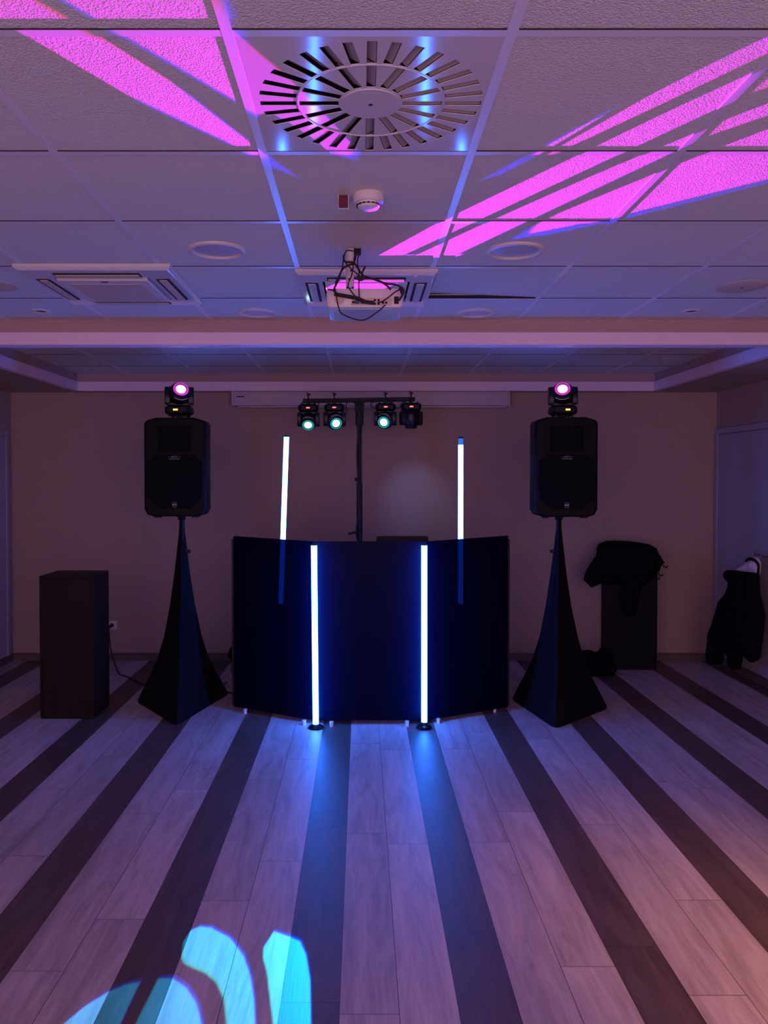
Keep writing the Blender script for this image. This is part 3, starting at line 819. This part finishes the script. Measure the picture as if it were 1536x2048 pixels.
# ------------------------------------------------------------------ T-bar lighting stand
YT = 6.15
def light_stand():
    p = at(719, 800, YT); t = thing('lighting_stand', (p.x, YT, 0), 'black T-bar lighting stand behind the DJ booth, cables wrapped round its pole', 'lighting stand')
    o = Vector((p.x, YT, 0))
    zt = p.z
    b = MB(); b.cyl((0, 0, 0.55), (0, 0, 1.62), 0.0235, n=20); b.cyl((0, 0, 1.55), (0, 0, zt), 0.0195, n=20); b.build('pole', M['black'], t, smooth='auto')
    for k in range(3):
        a = 2*PI*k/3 + 0.5
        b = MB(); b.tube([(0, 0, 0.75), (0.33*math.cos(a), 0.33*math.sin(a), 0.36), (0.62*math.cos(a), 0.62*math.sin(a), 0.02)], 0.014, 10, smooth=False); b.build('leg', M['black'], t, smooth='auto')
    e0, e1 = at(606, 802, YT)-o, at(830, 798.5, YT)-o
    b = MB(); mid = Vector((0, 0, (e0.z+e1.z)/2))
    for A, B in ((e0, mid), (mid, e1)):
        d = (B-A); b.loft([[A+Vector((0, y, z)) for y, z in ((-0.017, -0.017), (0.017, -0.017), (0.017, 0.017), (-0.017, 0.017))], [B+Vector((0, y, z)) for y, z in ((-0.017, -0.017), (0.017, -0.017), (0.017, 0.017), (-0.017, 0.017))]])
    b.build('crossbar', M['black'], t, bevel=0.003)
    b = MB(); b.cbox((0, 0, zt-0.06), (0.075, 0.06, 0.07)); b.cyl((0, 0, zt-0.20), (0, 0, zt-0.02), 0.032, n=16); b.build('bar_clamp', M['black'], t, bevel=0.004)
    b = MB(); b.cyl((0, -0.02, at(718, 959, YT).z), (-0.035, -0.03, at(718, 959, YT).z), 0.014, n=14); b.build('locking_knob', M['rubber'], t)
    q0, q1 = at(697, 1068, YT-0.05)-o, at(724, 1061, YT-0.03)-o
    b = MB(); b.tube([q0, q1], 0.009, 10, smooth=False); b.build('crank_lever', M['black'], t)
    def P(x, y, d=YT-0.03): return at(560+x/4.518, 770+y/4.518, d)-o
    cabs = [
        [(700, 150), (697, 300), (703, 450), (696, 600), (700, 760), (712, 900), (708, 1050), (716, 1150), (700, 1230), (690, 1330), (700, 1410)],
        [(735, 150), (740, 300), (733, 450), (728, 600), (731, 800), (722, 1000), (728, 1150), (716, 1300), (725, 1410)],
        [(715, 150), (708, 380), (718, 600), (712, 820), (700, 900), (712, 1100), (722, 1250), (735, 1410)],
        [(245, 150), (420, 140), (560, 146), (640, 150), (700, 170)],
        [(735, 165), (800, 140), (870, 135), (1000, 140), (1180, 140)],
        [(205, 150), (195, 180), (175, 210), (190, 240)],
        [(350, 165), (345, 190), (320, 215), (260, 205)],
        [(650, 150), (610, 160), (595, 190), (605, 250), (560, 250)],
        [(600, 150), (650, 150), (690, 175)],
        [(865, 150), (830, 160), (820, 185), (850, 205), (880, 210)],
        [(975, 150), (1020, 170), (1040, 200), (1080, 205), (1090, 175), (1120, 150)],
    ]
    for i, c in enumerate(cabs):
        b = MB(); b.tube([P(*q) for q in c], 0.0065 if i < 5 else 0.0038, 8); b.build('cable', M['rubber'], t, smooth=True)
    return t
light_stand()
bar_spots = [
    (617, Vector((0.0, -0.80, -0.60)), 'cyan-lit moving head hung at the far left end of the T-bar', 'lens_cyan', 0),
    (669, Vector((0.22, -0.86, -0.42)), 'cyan-lit moving head hung on the T-bar just left of the pole', 'lens_cyan', 0),
    (771, Vector((-0.24, -0.88, -0.36)), 'cyan-lit moving head hung on the T-bar just right of the pole', 'lens_cyan', 0),
    (822, Vector((0.02, 0.10, -0.99)), 'unlit moving head hung at the right end of the T-bar, pointing down', 'black', 1),
]
bar_lens = []
for px, aim, lab, lm, dk in bar_spots:
    q = at(px, 807.5 - (px-617)*0.012, YT)
    t, L = moving_head((q.x, YT, q.z+0.006), 0.160, aim.normalized(), None, True, lab, 'moving heads hung on the T-bar', M['redled'], M['lens_cyan'] if not dk else M['badge'], M['halo_cyan'] if not dk else M['black'], 0.0)
    bar_lens.append(L)
    b = MB(); b.box(-0.014, 0.014, -0.026, 0.026, -0.026, 0.010); b.cyl((0, -0.024, 0.012), (0, -0.024, 0.066), 0.005, n=8)
    b.cbox((0, -0.024, 0.068), (0.034, 0.008, 0.010), Matrix.Rotation(0.5, 3, 'Y')); b.cbox((0, -0.024, 0.062), (0.034, 0.008, 0.007), Matrix.Rotation(-0.5, 3, 'Y'))
    b.build('hook_clamp', M['black'], t)

# ------------------------------------------------------------------ DJ booth
ZB = 1.2305
def booth():
    o = Vector((0.06, 5.35, 0))
    t = thing('dj_booth', o, 'glossy black three-panel folding DJ booth between the loudspeakers', 'DJ booth')
    A = Vector((at_z(467, 1413, 0.03).x, at_z(467, 1413, 0.03).y, 0)); B_ = Vector((-0.322, 5.165, 0)); C = Vector((0.444, 5.165, 0)); D = Vector((at_z(1016, 1414, 0.03).x, at_z(1016, 1414, 0.03).y, 0))
    def panel(P, Q, zb0, zb1, zt0, zt1):
        n = (Q-P).cross(Vector((0, 0, 1))).normalized()
        if n.y > 0: n = -n
        th = 0.008
        P0, Q0 = P-o, Q-o; g = (Q-P).normalized()*0.003
        P0 = P0+g; Q0 = Q0-g
        ring = lambda q, zb, zt: [q+Vector((0, 0, zb)), q+Vector((0, 0, zt)), q-n*th+Vector((0, 0, zt)), q-n*th+Vector((0, 0, zb))]
        b = MB(); b.loft([ring(P0, zb0, zt0), ring(Q0, zb1, zt1)])
        return b.build('front_panel', M['acrylic'], t)
    panel(A, B_, 0.03, 0.03, at(467, 1072, A.y).z, ZB)
    panel(B_, C, 0.03, 0.03, ZB, ZB)
    panel(C, D, 0.03, 0.03, ZB, at(1009, 1071, D.y).z)
    # hinge posts at the folds and frame behind
    for P in (A, B_, C, D):
        q = P-o + Vector((0, 0.022, 0)); b = MB(); b.box(q.x-0.012, q.x+0.012, q.y-0.008, q.y+0.016, 0.035, ZB-0.01); b.build('frame_post', M['black'], t)
    # shelf
    poly = [(-0.28, 5.22), (0.40, 5.22), (D.x-0.03, D.y+0.05), (D.x-0.03, 5.88), (A.x+0.03, 5.88), (A.x+0.03, A.y+0.05)]
    b = MB(); b.prism([(x-o.x, y-o.y) for x, y in poly], 0.735, 0.755, axis='Z'); b.build('shelf', M['black'], t)
    b = MB()
    for x, y in ((A.x+0.06, 5.84), (D.x-0.06, 5.84)): b = MB(); b.box(x-o.x-0.015, x-o.x+0.015, y-o.y-0.015, y-o.y+0.015, 0, 0.736); b.build('shelf_leg', M['black'], t)
    for px, py in ((490, 1428), (608, 1451), (663, 1454), (814, 1453), (877, 1448), (990, 1425)):
        p = at_z(px, py, 0)-o
        b = MB(); b.lathe([(0, 0), (0.012, 0), (0.012, 0.022), (0.014, 0.023), (0.014, 0.034), (0, 0.034)], (p.x, p.y+0.010, 0), n=20); b.build('foot', M['chrome'], t, smooth='auto')
booth()

# laptop seen over the booth
def laptop():
    p0, p1 = at(753, 1084, 5.40), at(857, 1072, 5.40)
    cx = (p0.x+p1.x)/2; w = (p1.x-p0.x)/2
    t = thing('laptop', (cx, 5.40, 0.755), 'black laptop lid just showing over the booth, right of the pole', 'laptop')
    zt = p1.z-0.755
    b = MB(); b.prism([(-w, zt-0.235), (w, zt-0.235), (w, zt-0.01), (w-0.01, zt), (-w+0.01, zt), (-w, zt-0.01)], 0, 0.012); b.build('lid', M['black'], t, bevel=0.002)
    b = MB(); b.box(-w, w, 0.010, 0.24, zt-0.255, zt-0.238); b.build('keyboard_base', M['black'], t, bevel=0.003)
    for s in (-1, 1):
        b = MB(); b.box(s*w*0.7-0.01, s*w*0.7+0.01, 0.05, 0.20, 0, zt-0.256); b.build('riser', M['black'], t)
laptop()

# ------------------------------------------------------------------ LED tubes
def led_tube(pt, pb, Y, label, base_kind, dim_top):
    a, c = at(*pb, Y), at(*pt, Y)
    z0 = 0.0 if base_kind == 'floor' else 0.755
    t = thing('led_tube', (a.x, Y, z0), label, 'LED tube', 'upright blue-white LED tubes')
    o = Vector((a.x, Y, z0)); A, B_ = a-o, c-o; ax = (B_-A).normalized(); L = (B_-A).length
    r = 0.0190 if base_kind == 'floor' else 0.0175
    e = 0.045 if dim_top else 0.0
    b = MB(); b.cyl(A, A+ax*(L-e), r, n=20, caps=True); b.build('light_tube', M['tube'], t, smooth='auto')
    if base_kind != 'floor':      # opaque shield added to keep the rear tubes' blue off the wall
        n_ = 14; rr = (r+0.0008, r+0.0035)
        sec = [(q*math.cos(PI/6+k*PI/n_*2/3), q*math.sin(PI/6+k*PI/n_*2/3)) for q, ks in ((rr[0], range(n_+1)), (rr[1], range(n_, -1, -1))) for k in ks]
        b = MB(); b.loft([[A+Vector((x, y, 0)) for x, y in sec], [A+ax*L+Vector((x, y, 0)) for x, y in sec]]); b.build('back_shield', M['black'], t, smooth='auto')
    if dim_top:
        b = MB(); b.cyl(A+ax*(L-e+0.001), A+ax*L, r, n=20); b.build('tube_end', M['tube_dim'], t, smooth='auto')
    b = MB(); b.cyl(A+ax*(L+0.0005), A+ax*(L+0.010), r*1.15, n=20); b.build('top_cap', M['black'], t)
    if base_kind == 'floor':
        b = MB(); b.lathe([(0, 0.0), (0.051, 0.0), (0.052, 0.008), (0.048, 0.014), (0.028, 0.022), (0.024, A.z-0.002), (0, A.z-0.002)], n=36); b.build('round_base', M['blackgloss'], t, smooth='auto')
    else:
        b = MB(); b.lathe([(0, 0.0), (0.05, 0.0), (0.05, 0.008), (0.026, 0.014), (0.022, A.z-0.001), (0, A.z-0.001)], n=32); b.build('round_base', M['black'], t, smooth='auto')
led_tube((628, 1091), (631.5, 1447), 5.095, 'glowing LED tube on the floor at the left fold of the booth front', 'floor', False)
led_tube((848.5, 1091), (848.5, 1443), 5.095, 'glowing LED tube on the floor at the right fold of the booth front', 'floor', False)
led_tube((573, 874), (561.5, 1210), 5.46, 'leaning LED tube rising behind the left wing of the booth', 'shelf', False)
led_tube((921.5, 877), (921, 1210), 5.46, 'LED tube rising behind the right wing of the booth, blue tip', 'shelf', True)

# ------------------------------------------------------------------ pedestals
def pedestal(x0, x1, y0, y1, z1, label, m):
    t = thing('display_pedestal', ((x0+x1)/2, (y0+y1)/2, 0), label, 'pedestal', 'dark box pedestals')
    w, d = (x1-x0)/2, (y1-y0)/2
    b = MB(); b.box(-w+0.004, w-0.004, -d+0.004, d-0.004, 0, 0.012); b.build('plinth', M['black'], t)
    for s in (-1, 1):
        b = MB(); b.box(min(s*w, s*(w-0.016)), max(s*w, s*(w-0.016)), -d, d, 0.012, z1-0.018); b.build('side_panel', m, t, bevel=0.0015)
    for s in (-1, 1):
        b = MB(); b.box(-w+0.0165, w-0.0165, min(s*d, s*(d-0.016)), max(s*d, s*(d-0.016)), 0.012, z1-0.018); b.build('front_panel' if s < 0 else 'back_panel', m, t, bevel=0.0015)
    b = MB(); b.box(-w, w, -d, d, z1-0.0175, z1); b.build('top_panel', m, t, bevel=0.003)
q0, q1 = at_z(80.5, 1438, 0), at_z(189, 1437, 0); q2 = at_z(220, 1410, 0)
pedestal(q0.x, q1.x, q0.y, q2.y, at(80, 1152, q0.y).z, 'dark brown wooden box pedestal on the left, by the wall socket', M['pedestal'])
q0, q1 = at_z(1204, 1340, 0), at_z(1313, 1340, 0)
pedestal(2.177, 2.555, q0.y, YB-0.02, 0.975, 'dark box pedestal under the draped coats on the right', M['pedestal2'])

# ------------------------------------------------------------------ soft things: inflated outlines
def inflate(poly, th, name, m, parent, origin, ux=Vector((1, 0, 0)), un=Vector((0, 1, 0)), fold=0.02, seed=1.0, step=0.022, soft=0.05):
    """poly: (a, z) outline in metres; a runs along ux, thickness along un"""
    out = []
    n = len(poly)
    for i in range(n):
        a, c = Vector(poly[i]), Vector(poly[(i+1) % n]); L = (c-a).length; k = max(1, int(L/step))
        for j in range(k):
            out.append(a.lerp(c, j/k))
    def inside(x, y):
        r = False
        for i in range(len(out)):
            x1, y1 = out[i]; x2, y2 = out[i-1]
            if (y1 > y) != (y2 > y) and x < (x2-x1)*(y-y1)/(y2-y1)+x1: r = not r
        return r
    def dist(p): return min((p-q).length for q in out)
    xs = [p.x for p in out]; ys = [p.y for p in out]; pts = list(out)
    y = min(ys); row = 0
    while y < max(ys):
        x = min(xs) + (step/2 if row % 2 else 0)
        while x < max(xs):
            p = Vector((x, y))
            if inside(x, y) and dist(p) > step*0.6: pts.append(p)
            x += step
        y += step*0.87; row += 1
    nb = len(out)
    V, E, F, *_ = delaunay_2d_cdt(pts, [(i, (i+1) % nb) for i in range(nb)], [], 1, 1e-6)
    bm = bmesh.new(); front, back = [], []
    for p in V:
        d = dist(p); edge = d < 1e-5
        f = 0 if edge else th*(1-math.exp(-d/soft))
        w = 0 if edge else fold*(mnoise.noise(Vector((p.x*9, p.y*2.6, seed))) + 0.5*mnoise.noise(Vector((p.x*24, p.y*7, seed+3))))*min(1, d/0.04)
        P = origin + ux*p.x + Vector((0, 0, p.y))
        a = bm.verts.new(P - un*(f+w)); front.append(a)
        back.append(a if edge else bm.verts.new(P + un*(f*0.6)))
    for f in F:
        try: bm.faces.new([front[i] for i in f])
        except ValueError: pass
        try: bm.faces.new([back[i] for i in f][::-1])
        except ValueError: pass
    b = MB(); b.bm.free(); b.bm = bm
    return b.build(name, m, parent, smooth=True, world=True)

# coats draped over the right pedestal
def crop7(x, y): return (1150 + x/7.06, 1080 + y/7.06)
def draped():
    Yc = 6.62
    o = at(*crop7(700, 400), Yc)
    t = thing('draped_coat', (o.x, 6.85, 0.975), 'black coats heaped over the top of the right pedestal', 'coat')
    def P(lst, Y):
        r = []
        for x, y in lst:
            q = at(*crop7(x, y), Y); r.append((q.x, q.z))
        return r
    main = [(120, 565), (140, 470), (205, 350), (290, 230), (340, 165), (420, 100), (500, 68), (620, 68), (850, 92), (935, 112), (970, 92), (1000, 120), (1140, 155), (1200, 215), (1245, 290), (1265, 320), (1215, 370), (1200, 430), (1150, 450), (1100, 560), (960, 640), (880, 640), (600, 620), (350, 620), (290, 640), (235, 675)]
    inflate(P(main, Yc), 0.10, 'coat_body', M['coat'], t, Vector((0, Yc, 0)), fold=0.03, seed=2.0, soft=0.07)
    sl = [(700, 560), (960, 560), (930, 720), (900, 840), (860, 1070), (780, 1085), (700, 1070), (660, 900), (650, 740)]
    inflate(P(sl, Yc-0.02), 0.055, 'hanging_sleeve', M['coat'], t, Vector((0, Yc-0.02, 0)), fold=0.02, seed=5.0)
    sl = [(125, 560), (215, 360), (330, 260), (420, 420), (350, 620), (235, 672)]
    inflate(P(sl, Yc-0.03), 0.06, 'sleeve', M['coat'], t, Vector((0, Yc-0.03, 0)), fold=0.015, seed=8.0)
    # dome of cloth behind, resting on the pedestal's top
    b = MB(); c = at(*crop7(740, 300), 6.80)
    rings = []
    for i, (f, dz) in enumerate(((1.0, -0.02), (1.0, 0.04), (0.93, 0.085), (0.7, 0.115), (0.35, 0.125))):
        rings.append([(c.x + 0.27*f*math.cos(a), 6.80 + 0.15*f*math.sin(a), 0.975 + dz - 0.02*math.cos(a)*f) for a in [2*PI*k/28 for k in range(28)]])
    b.loft(rings); b.build('folded_cloth', M['coat'], t, smooth=True, world=True)
    for pts in ([(1240, 355), (1275, 385), (1300, 385), (1300, 365)], [(1175, 440), (1190, 490), (1225, 505), (1245, 480)], [(1190, 520), (1185, 555), (1165, 560)]):
        b = MB(); b.tube([at(*crop7(x, y), 6.60) for x, y in pts], 0.006, 8); b.build('drawcord', M['rubber'], t, smooth=True, world=True)
draped()

def bag():
    Y = 6.42
    o = at(1207, 1340, Y)
    t = thing('black_bag', (o.x, Y, 0), 'black bag slumped on the floor behind the right covered stand', 'bag')
    pts = [(60, 1560), (200, 1550), (290, 1580), (340, 1560), (390, 1530), (450, 1600), (560, 1700), (590, 1850), (540, 1960), (350, 1978), (60, 1978)]
    P = [(at(*crop7(x, y), Y).x, max(0.004, at(*crop7(x, y), Y).z)) for x, y in pts]
    inflate(P, 0.10, 'bag_body', M['coat'], t, Vector((0, Y, 0)), fold=0.015, seed=11.0)
    b = MB(); b.tube([at(*crop7(x, y), Y-0.02) for x, y in ((330, 1580), (365, 1535), (400, 1535), (440, 1600))], 0.008, 8); b.build('bag_handle', M['coat'], t, smooth=True, world=True)
bag()

# coat hung beside the right wall
def hung_coat():
    # vertical plane leaning along the wall: from A (far) to B (near)
    A = Vector((2.99, 6.60, 0)); B_ = Vector((3.085, 5.92, 0))
    ux = (B_-A).normalized(); un = Vector((ux.y, -ux.x, 0));
    if un.x < 0: un = -un         # towards the wall
    t = thing('hanging_coat', (B_.x, 6.2, 0), 'long black coat hanging against the right wall beneath a pale scarf', 'coat')
    def P(x, y):
        px, py = 1400 + x/7.06, 1090 + y/7.06
        u, v = (px-CX)/FPX, (CY-py)/FPX
        d = Vector((u, math.cos(PITCH)+v*math.sin(PITCH), -math.sin(PITCH)+v*math.cos(PITCH)))
        o = Vector((0, 0, H_CAM)); s = (A-o).dot(un)/d.dot(un); q = o+d*s
        return ((q-A).dot(ux), q.z)
    body = [(325, 430), (345, 380), (380, 352), (560, 362), (700, 378), (810, 400), (845, 440), (848, 640), (880, 800), (930, 990), (905, 1200), (880, 1400), (855, 1580), (830, 1625), (740, 1660), (690, 1640), (610, 1560), (600, 1640), (575, 1750), (490, 1765), (400, 1735), (380, 1600), (350, 1520), (335, 1640), (290, 1685), (200, 1680), (150, 1620), (165, 1480), (200, 1240), (250, 1040), (330, 780), (415, 545), (345, 480)]
    inflate([P(*q) for q in body], 0.075, 'coat_body', M['coat'], t, Vector((A.x, A.y, 0)), ux, un, fold=0.03, seed=21.0, soft=0.06)
    sl = [(330, 800), (420, 700), (440, 1100), (360, 1500), (330, 1640), (290, 1685), (200, 1680), (150, 1620), (200, 1240)]
    inflate([P(*q) for q in sl], 0.05, 'sleeve', M['coat'], t, Vector((A.x, A.y, 0)) - un*0.05, ux, un, fold=0.015, seed=24.0)
    s = thing('pale_scarf', (3.06, 6.1, 0.97), 'crumpled pale scarf tucked over the coat on the right wall', 'scarf')
    sc = [(490, 355), (540, 300), (600, 270), (680, 200), (760, 160), (810, 180), (840, 240), (845, 330), (830, 410), (700, 400), (560, 385)]
    o_ = inflate([P(*q) for q in sc], 0.055, 'scarf_cloth', M['scarf'], s, Vector((A.x, A.y, 0)) + un*0.01, ux, un, fold=0.03, seed=31.0, step=0.012, soft=0.04)
    def W(x, y, k=0.0):
        px, py = 1400 + x/7.06, 1090 + y/7.06
        u, v = (px-CX)/FPX, (CY-py)/FPX
        d = Vector((u, math.cos(PITCH)+v*math.sin(PITCH), -math.sin(PITCH)+v*math.cos(PITCH)))
        o = Vector((0, 0, H_CAM)); return o + d*((A-un*k-o).dot(un)/d.dot(un))
    st = thing('black_strap', W(800, 300, 0.05), 'black bag strap looped over the pale scarf', 'strap')
    b = MB(); pts = [W(x, y, k) for x, y, k in ((655, 225, 0.055), (700, 200, 0.06), (760, 205, 0.06), (820, 260, 0.06), (830, 330, 0.06), (820, 430, 0.06))]
    for off in (-0.005, 0.0, 0.005): b.tube([p + Vector((0, 0, off)) - un*abs(off) for p in pts], 0.0075, 8)
    b.build('strap_band', M['coat'], st, smooth=True, world=True)
    hk = thing('coat_hook_rack', (XR-0.01, 5.98, 1.02), 'small hook rack with dark knobs on the right wall above the coat', 'coat hooks')
    z_of = lambda y: at(1400+860/7.06, 1090+y/7.06, 6.1).z
    b = MB(); b.box(XR-0.028, XR-0.015, 5.93, 6.22, z_of(200), z_of(110)); b.build('back_board', M['side'], hk, world=True, bevel=0.002)
    for (yy, y) in ((6.18, 145), (6.06, 155), (5.97, 190)):
        z = z_of(y)
        b = MB(); b.tube([(XR-0.028, yy, z), (XR-0.06, yy, z-0.004), (XR-0.072, yy, z+0.008)], 0.006, 8)
        b.build('hook', M['base'], hk, smooth=True, world=True)
hung_coat()

# ------------------------------------------------------------------ socket, plug, cables, bundle
def socket():
    p = at(226, 1250, YB)
    t = thing('wall_socket', (p.x, YB, p.z), 'white wall socket low on the back wall beside the left pedestal', 'socket')
    b = MB(); b.box(-0.04, 0.04, -0.011, -0.0005, -0.04, 0.04); b.build('face_plate', M['plastic'], t, bevel=0.003)
    b = MB(); b.lathe([(0.021, -0.0), (0.021, 0.0015), (0.0, 0.0015)], (-0.006, -0.011, 0), axis=(0, -1, 0), n=24); b.build('socket_recess', M['cream'], t)
    c = thing('power_cable', (p.x-0.006, YB-0.012, p.z), 'black power cable running from the wall socket to the left covered stand', 'cable')
    b = MB(); b.cyl((0, 0, 0), (0, -0.040, -0.002), 0.018, 0.014, n=20); b.build('plug', M['rubber'], c, smooth='auto')
    def F(px, py): q = at_z(px, py, 0.006); return q
    pts = [Vector((p.x-0.008, YB-0.05, p.z-0.004)), Vector((p.x-0.018, YB-0.06, p.z-0.05)), at(222, 1300, 6.9), at(229, 1325, 6.70), F(238, 1347), F(250, 1352), F(268, 1360), F(287, 1370), F(310, 1378)]
    b = MB(); b.tube(pts, 0.006, 8); b.build('cord', M['rubber'], c, smooth=True, world=True)
socket()
def booth_bundle():
    Y = 5.66
    o = at(460, 1300, Y)
    t = thing('cable_bundle', (o.x, Y, 0), 'black cable bundle hanging at the left edge of the DJ booth', 'cable bundle')
    P = lambda x, y, d=Y: at(440+x/2.477, 1050+y/2.477, d)
    pts = [(95, 560), (75, 575), (45, 620), (36, 645), (50, 670), (70, 690), (95, 690)]
    inflate([(P(*q).x, P(*q).z) for q in pts], 0.035, 'bundle', M['coat'], t, Vector((0, Y, 0)), fold=0.006, seed=41.0, step=0.014)
    b = MB(); b.tube([P(50, 660), P(60, 700), P(58, 720), Vector((*at_z(440+62/2.477, 1050+760/2.477, 0.006).xy, 0.006)), at_z(440+20/2.477, 1050+790/2.477, 0.006), at_z(440-10/2.477, 1050+830/2.477, 0.006)], 0.005, 8)
    b.build('cord', M['rubber'], t, smooth=True, world=True)
    c = thing('floor_cable', at_z(455, 1388, 0), 'black cable on the floor between the left covered stand and the booth', 'cable')
    b = MB(); b.tube([at_z(x, y, 0.007) for x, y in ((440, 1384), (462, 1386), (480, 1394), (500, 1392))], 0.007, 8); b.build('cord', M['rubber'], c, smooth=True, world=True)
booth_bundle()

# ------------------------------------------------------------------ the beams of the moving heads
def ceil(poly, z=ZC): return [at_z(x, y, z) for x, y in poly]
left_set = [
    [(-130, -38), (0, 40), (250, 187), (500, 305), (515, 297), (335, 158), (190, 66), (60, -5), (-40, -62)],
    [(20, -65), (120, -12), (250, 65), (380, 143), (475, 203), (492, 210), (470, 110), (440, 30), (400, -65)],
    [(440, 35), (500, 92), (561, 138), (610, 185), (660, 240), (700, 285), (690, 303), (640, 290), (560, 245), (517, 224), (475, 203), (470, 120)],
]
left_fr = [[(505, 300), (530, 308), (594, 352), (565, 343), (515, 320)], [(520, 226), (640, 297), (700, 309), (706, 292), (640, 250)]]
right_set = [
    [(1070, 305), (1086, 304), (1140, 272), (1199, 236), (1190, 238), (1130, 272)],
    [(1103, 304), (1137, 283), (1199, 250), (1286, 198), (1351, 164), (1432, 123), (1496, 92), (1514, 83), (1590, 50), (1590, 80), (1536, 104), (1473, 135), (1410, 166), (1351, 195), (1286, 225), (1174, 278), (1137, 294)],
    [(732, 525), (864, 452), (1000, 388), (1094, 341), (1156, 310), (1286, 247), (1351, 216), (1432, 180), (1514, 141), (1545, 128), (1545, 140), (1488, 192), (1454, 208), (1384, 237), (1286, 281), (1223, 311), (1137, 349), (1000, 413), (902, 462), (818, 505), (773, 525)],
    [(804, 524), (896, 482), (960, 451), (1098, 392), (1195, 347), (1285, 309), (1403, 261), (1432, 249), (1400, 279), (1371, 291), (1332, 308), (1286, 327), (1195, 369), (1117, 403), (1020, 446), (915, 505), (884, 523)],
    [(1416, 272), (1442, 244), (1465, 234), (1536, 208), (1590, 186), (1590, 212), (1536, 229), (1465, 254)],
    [(1506, 183), (1530, 161), (1590, 135), (1590, 155), (1536, 174)],
    [(1062, 464), (1072, 450), (1121, 425), (1234, 378), (1345, 334), (1432, 298), (1536, 258), (1600, 236), (1600, 342), (1536, 357), (1432, 381), (1335, 406), (1234, 433), (1137, 452), (1066, 466)],
    [(645, 580), (672, 566), (700, 556), (830, 554), (755, 582)],
]
right_fr = [[(1018, 482), (1066, 452), (1080, 450), (1140, 455), (1180, 452), (1085, 472)], [(940, 366), (1000, 333), (1040, 312), (1074, 312), (1000, 350)],
            [(1066, 472), (1234, 442), (1335, 414), (1432, 389), (1536, 365), (1600, 350), (1600, 340), (1200, 430)],
            [(1060, 306), (1086, 304), (1140, 272), (1199, 236), (1250, 199), (1254, 193), (1231, 203), (1166, 242), (1106, 278)]]
PE = 7500.0
gobo_light('left_head_beam', tuple(lensL), tuple(at_z(1250, 330, ZC)), [ceil(p) for p in right_set[:-1]] + [ceil(right_set[-1], 2.552)], [ceil(p) for p in right_fr], PE, 0.00035, (0.0, 0.0003), (0.95, 0.010, 0.15), (0.0, 0.008, 0.95))
gobo_light('right_head_beam', tuple(lensR), tuple(at_z(330, 160, ZC)), [ceil(p) for p in left_set], [ceil(p) for p in left_fr], PE*1.15, 0.0006, (0.0, -0.0012), (0.95, 0.010, 0.15), (0.0, 0.008, 0.95))
fl = [  # gap between the first two outlines is a shadow streak left in the pattern
    [(90, 2080), (130, 2046), (170, 2013), (215, 1985), (255, 1968), (279, 1965), (240, 2048), (222, 2085)],
    [(316, 1957), (345, 1957), (372, 1975), (392, 2005), (403, 2048), (405, 2090), (250, 2090), (272, 2048)],
    [(363, 1915), (366, 1885), (380, 1862), (400, 1853), (425, 1856), (432, 1900), (415, 1948), (390, 1938), (368, 1927)],
    [(418, 1854), (460, 1876), (487, 1912), (442, 1974), (410, 1945)],
    [(455, 1873), (487, 1912), (500, 1950), (508, 2000), (453, 2010), (446, 1988), (430, 1960)],
    [(497, 1940), (508, 2000), (511, 2090), (457, 2090), (453, 2010), (446, 1985)],
    [(527, 1895), (548, 1863), (575, 1872), (600, 1883), (612, 1910), (617, 1950), (535, 1950), (526, 1915)],
    [(533, 1938), (612, 1910), (620, 1960), (622, 2090), (551, 2090), (549, 1995)],
]
gobo_light('bar_head_beam', tuple(bar_lens[2]), tuple(at_z(400, 1980, 0)), [ceil(p, 0.0) for p in fl], None, 3000.0, 0.0010, (0.0, 0.0022), (0.0, 0.46, 0.45), (0.0, 0.02, 0.6))
# soft wash thrown down the wall by the head that points at the floor
light('bar_head_wash', 'SPOT', tuple(bar_lens[3] + Vector((0, 0.03, -0.01))), tuple(at(832, 1000, YB)), 12.0, (0.20, 0.36, 1.0), spot_size=math.radians(46), spot_blend=1.0, shadow_soft_size=0.03)
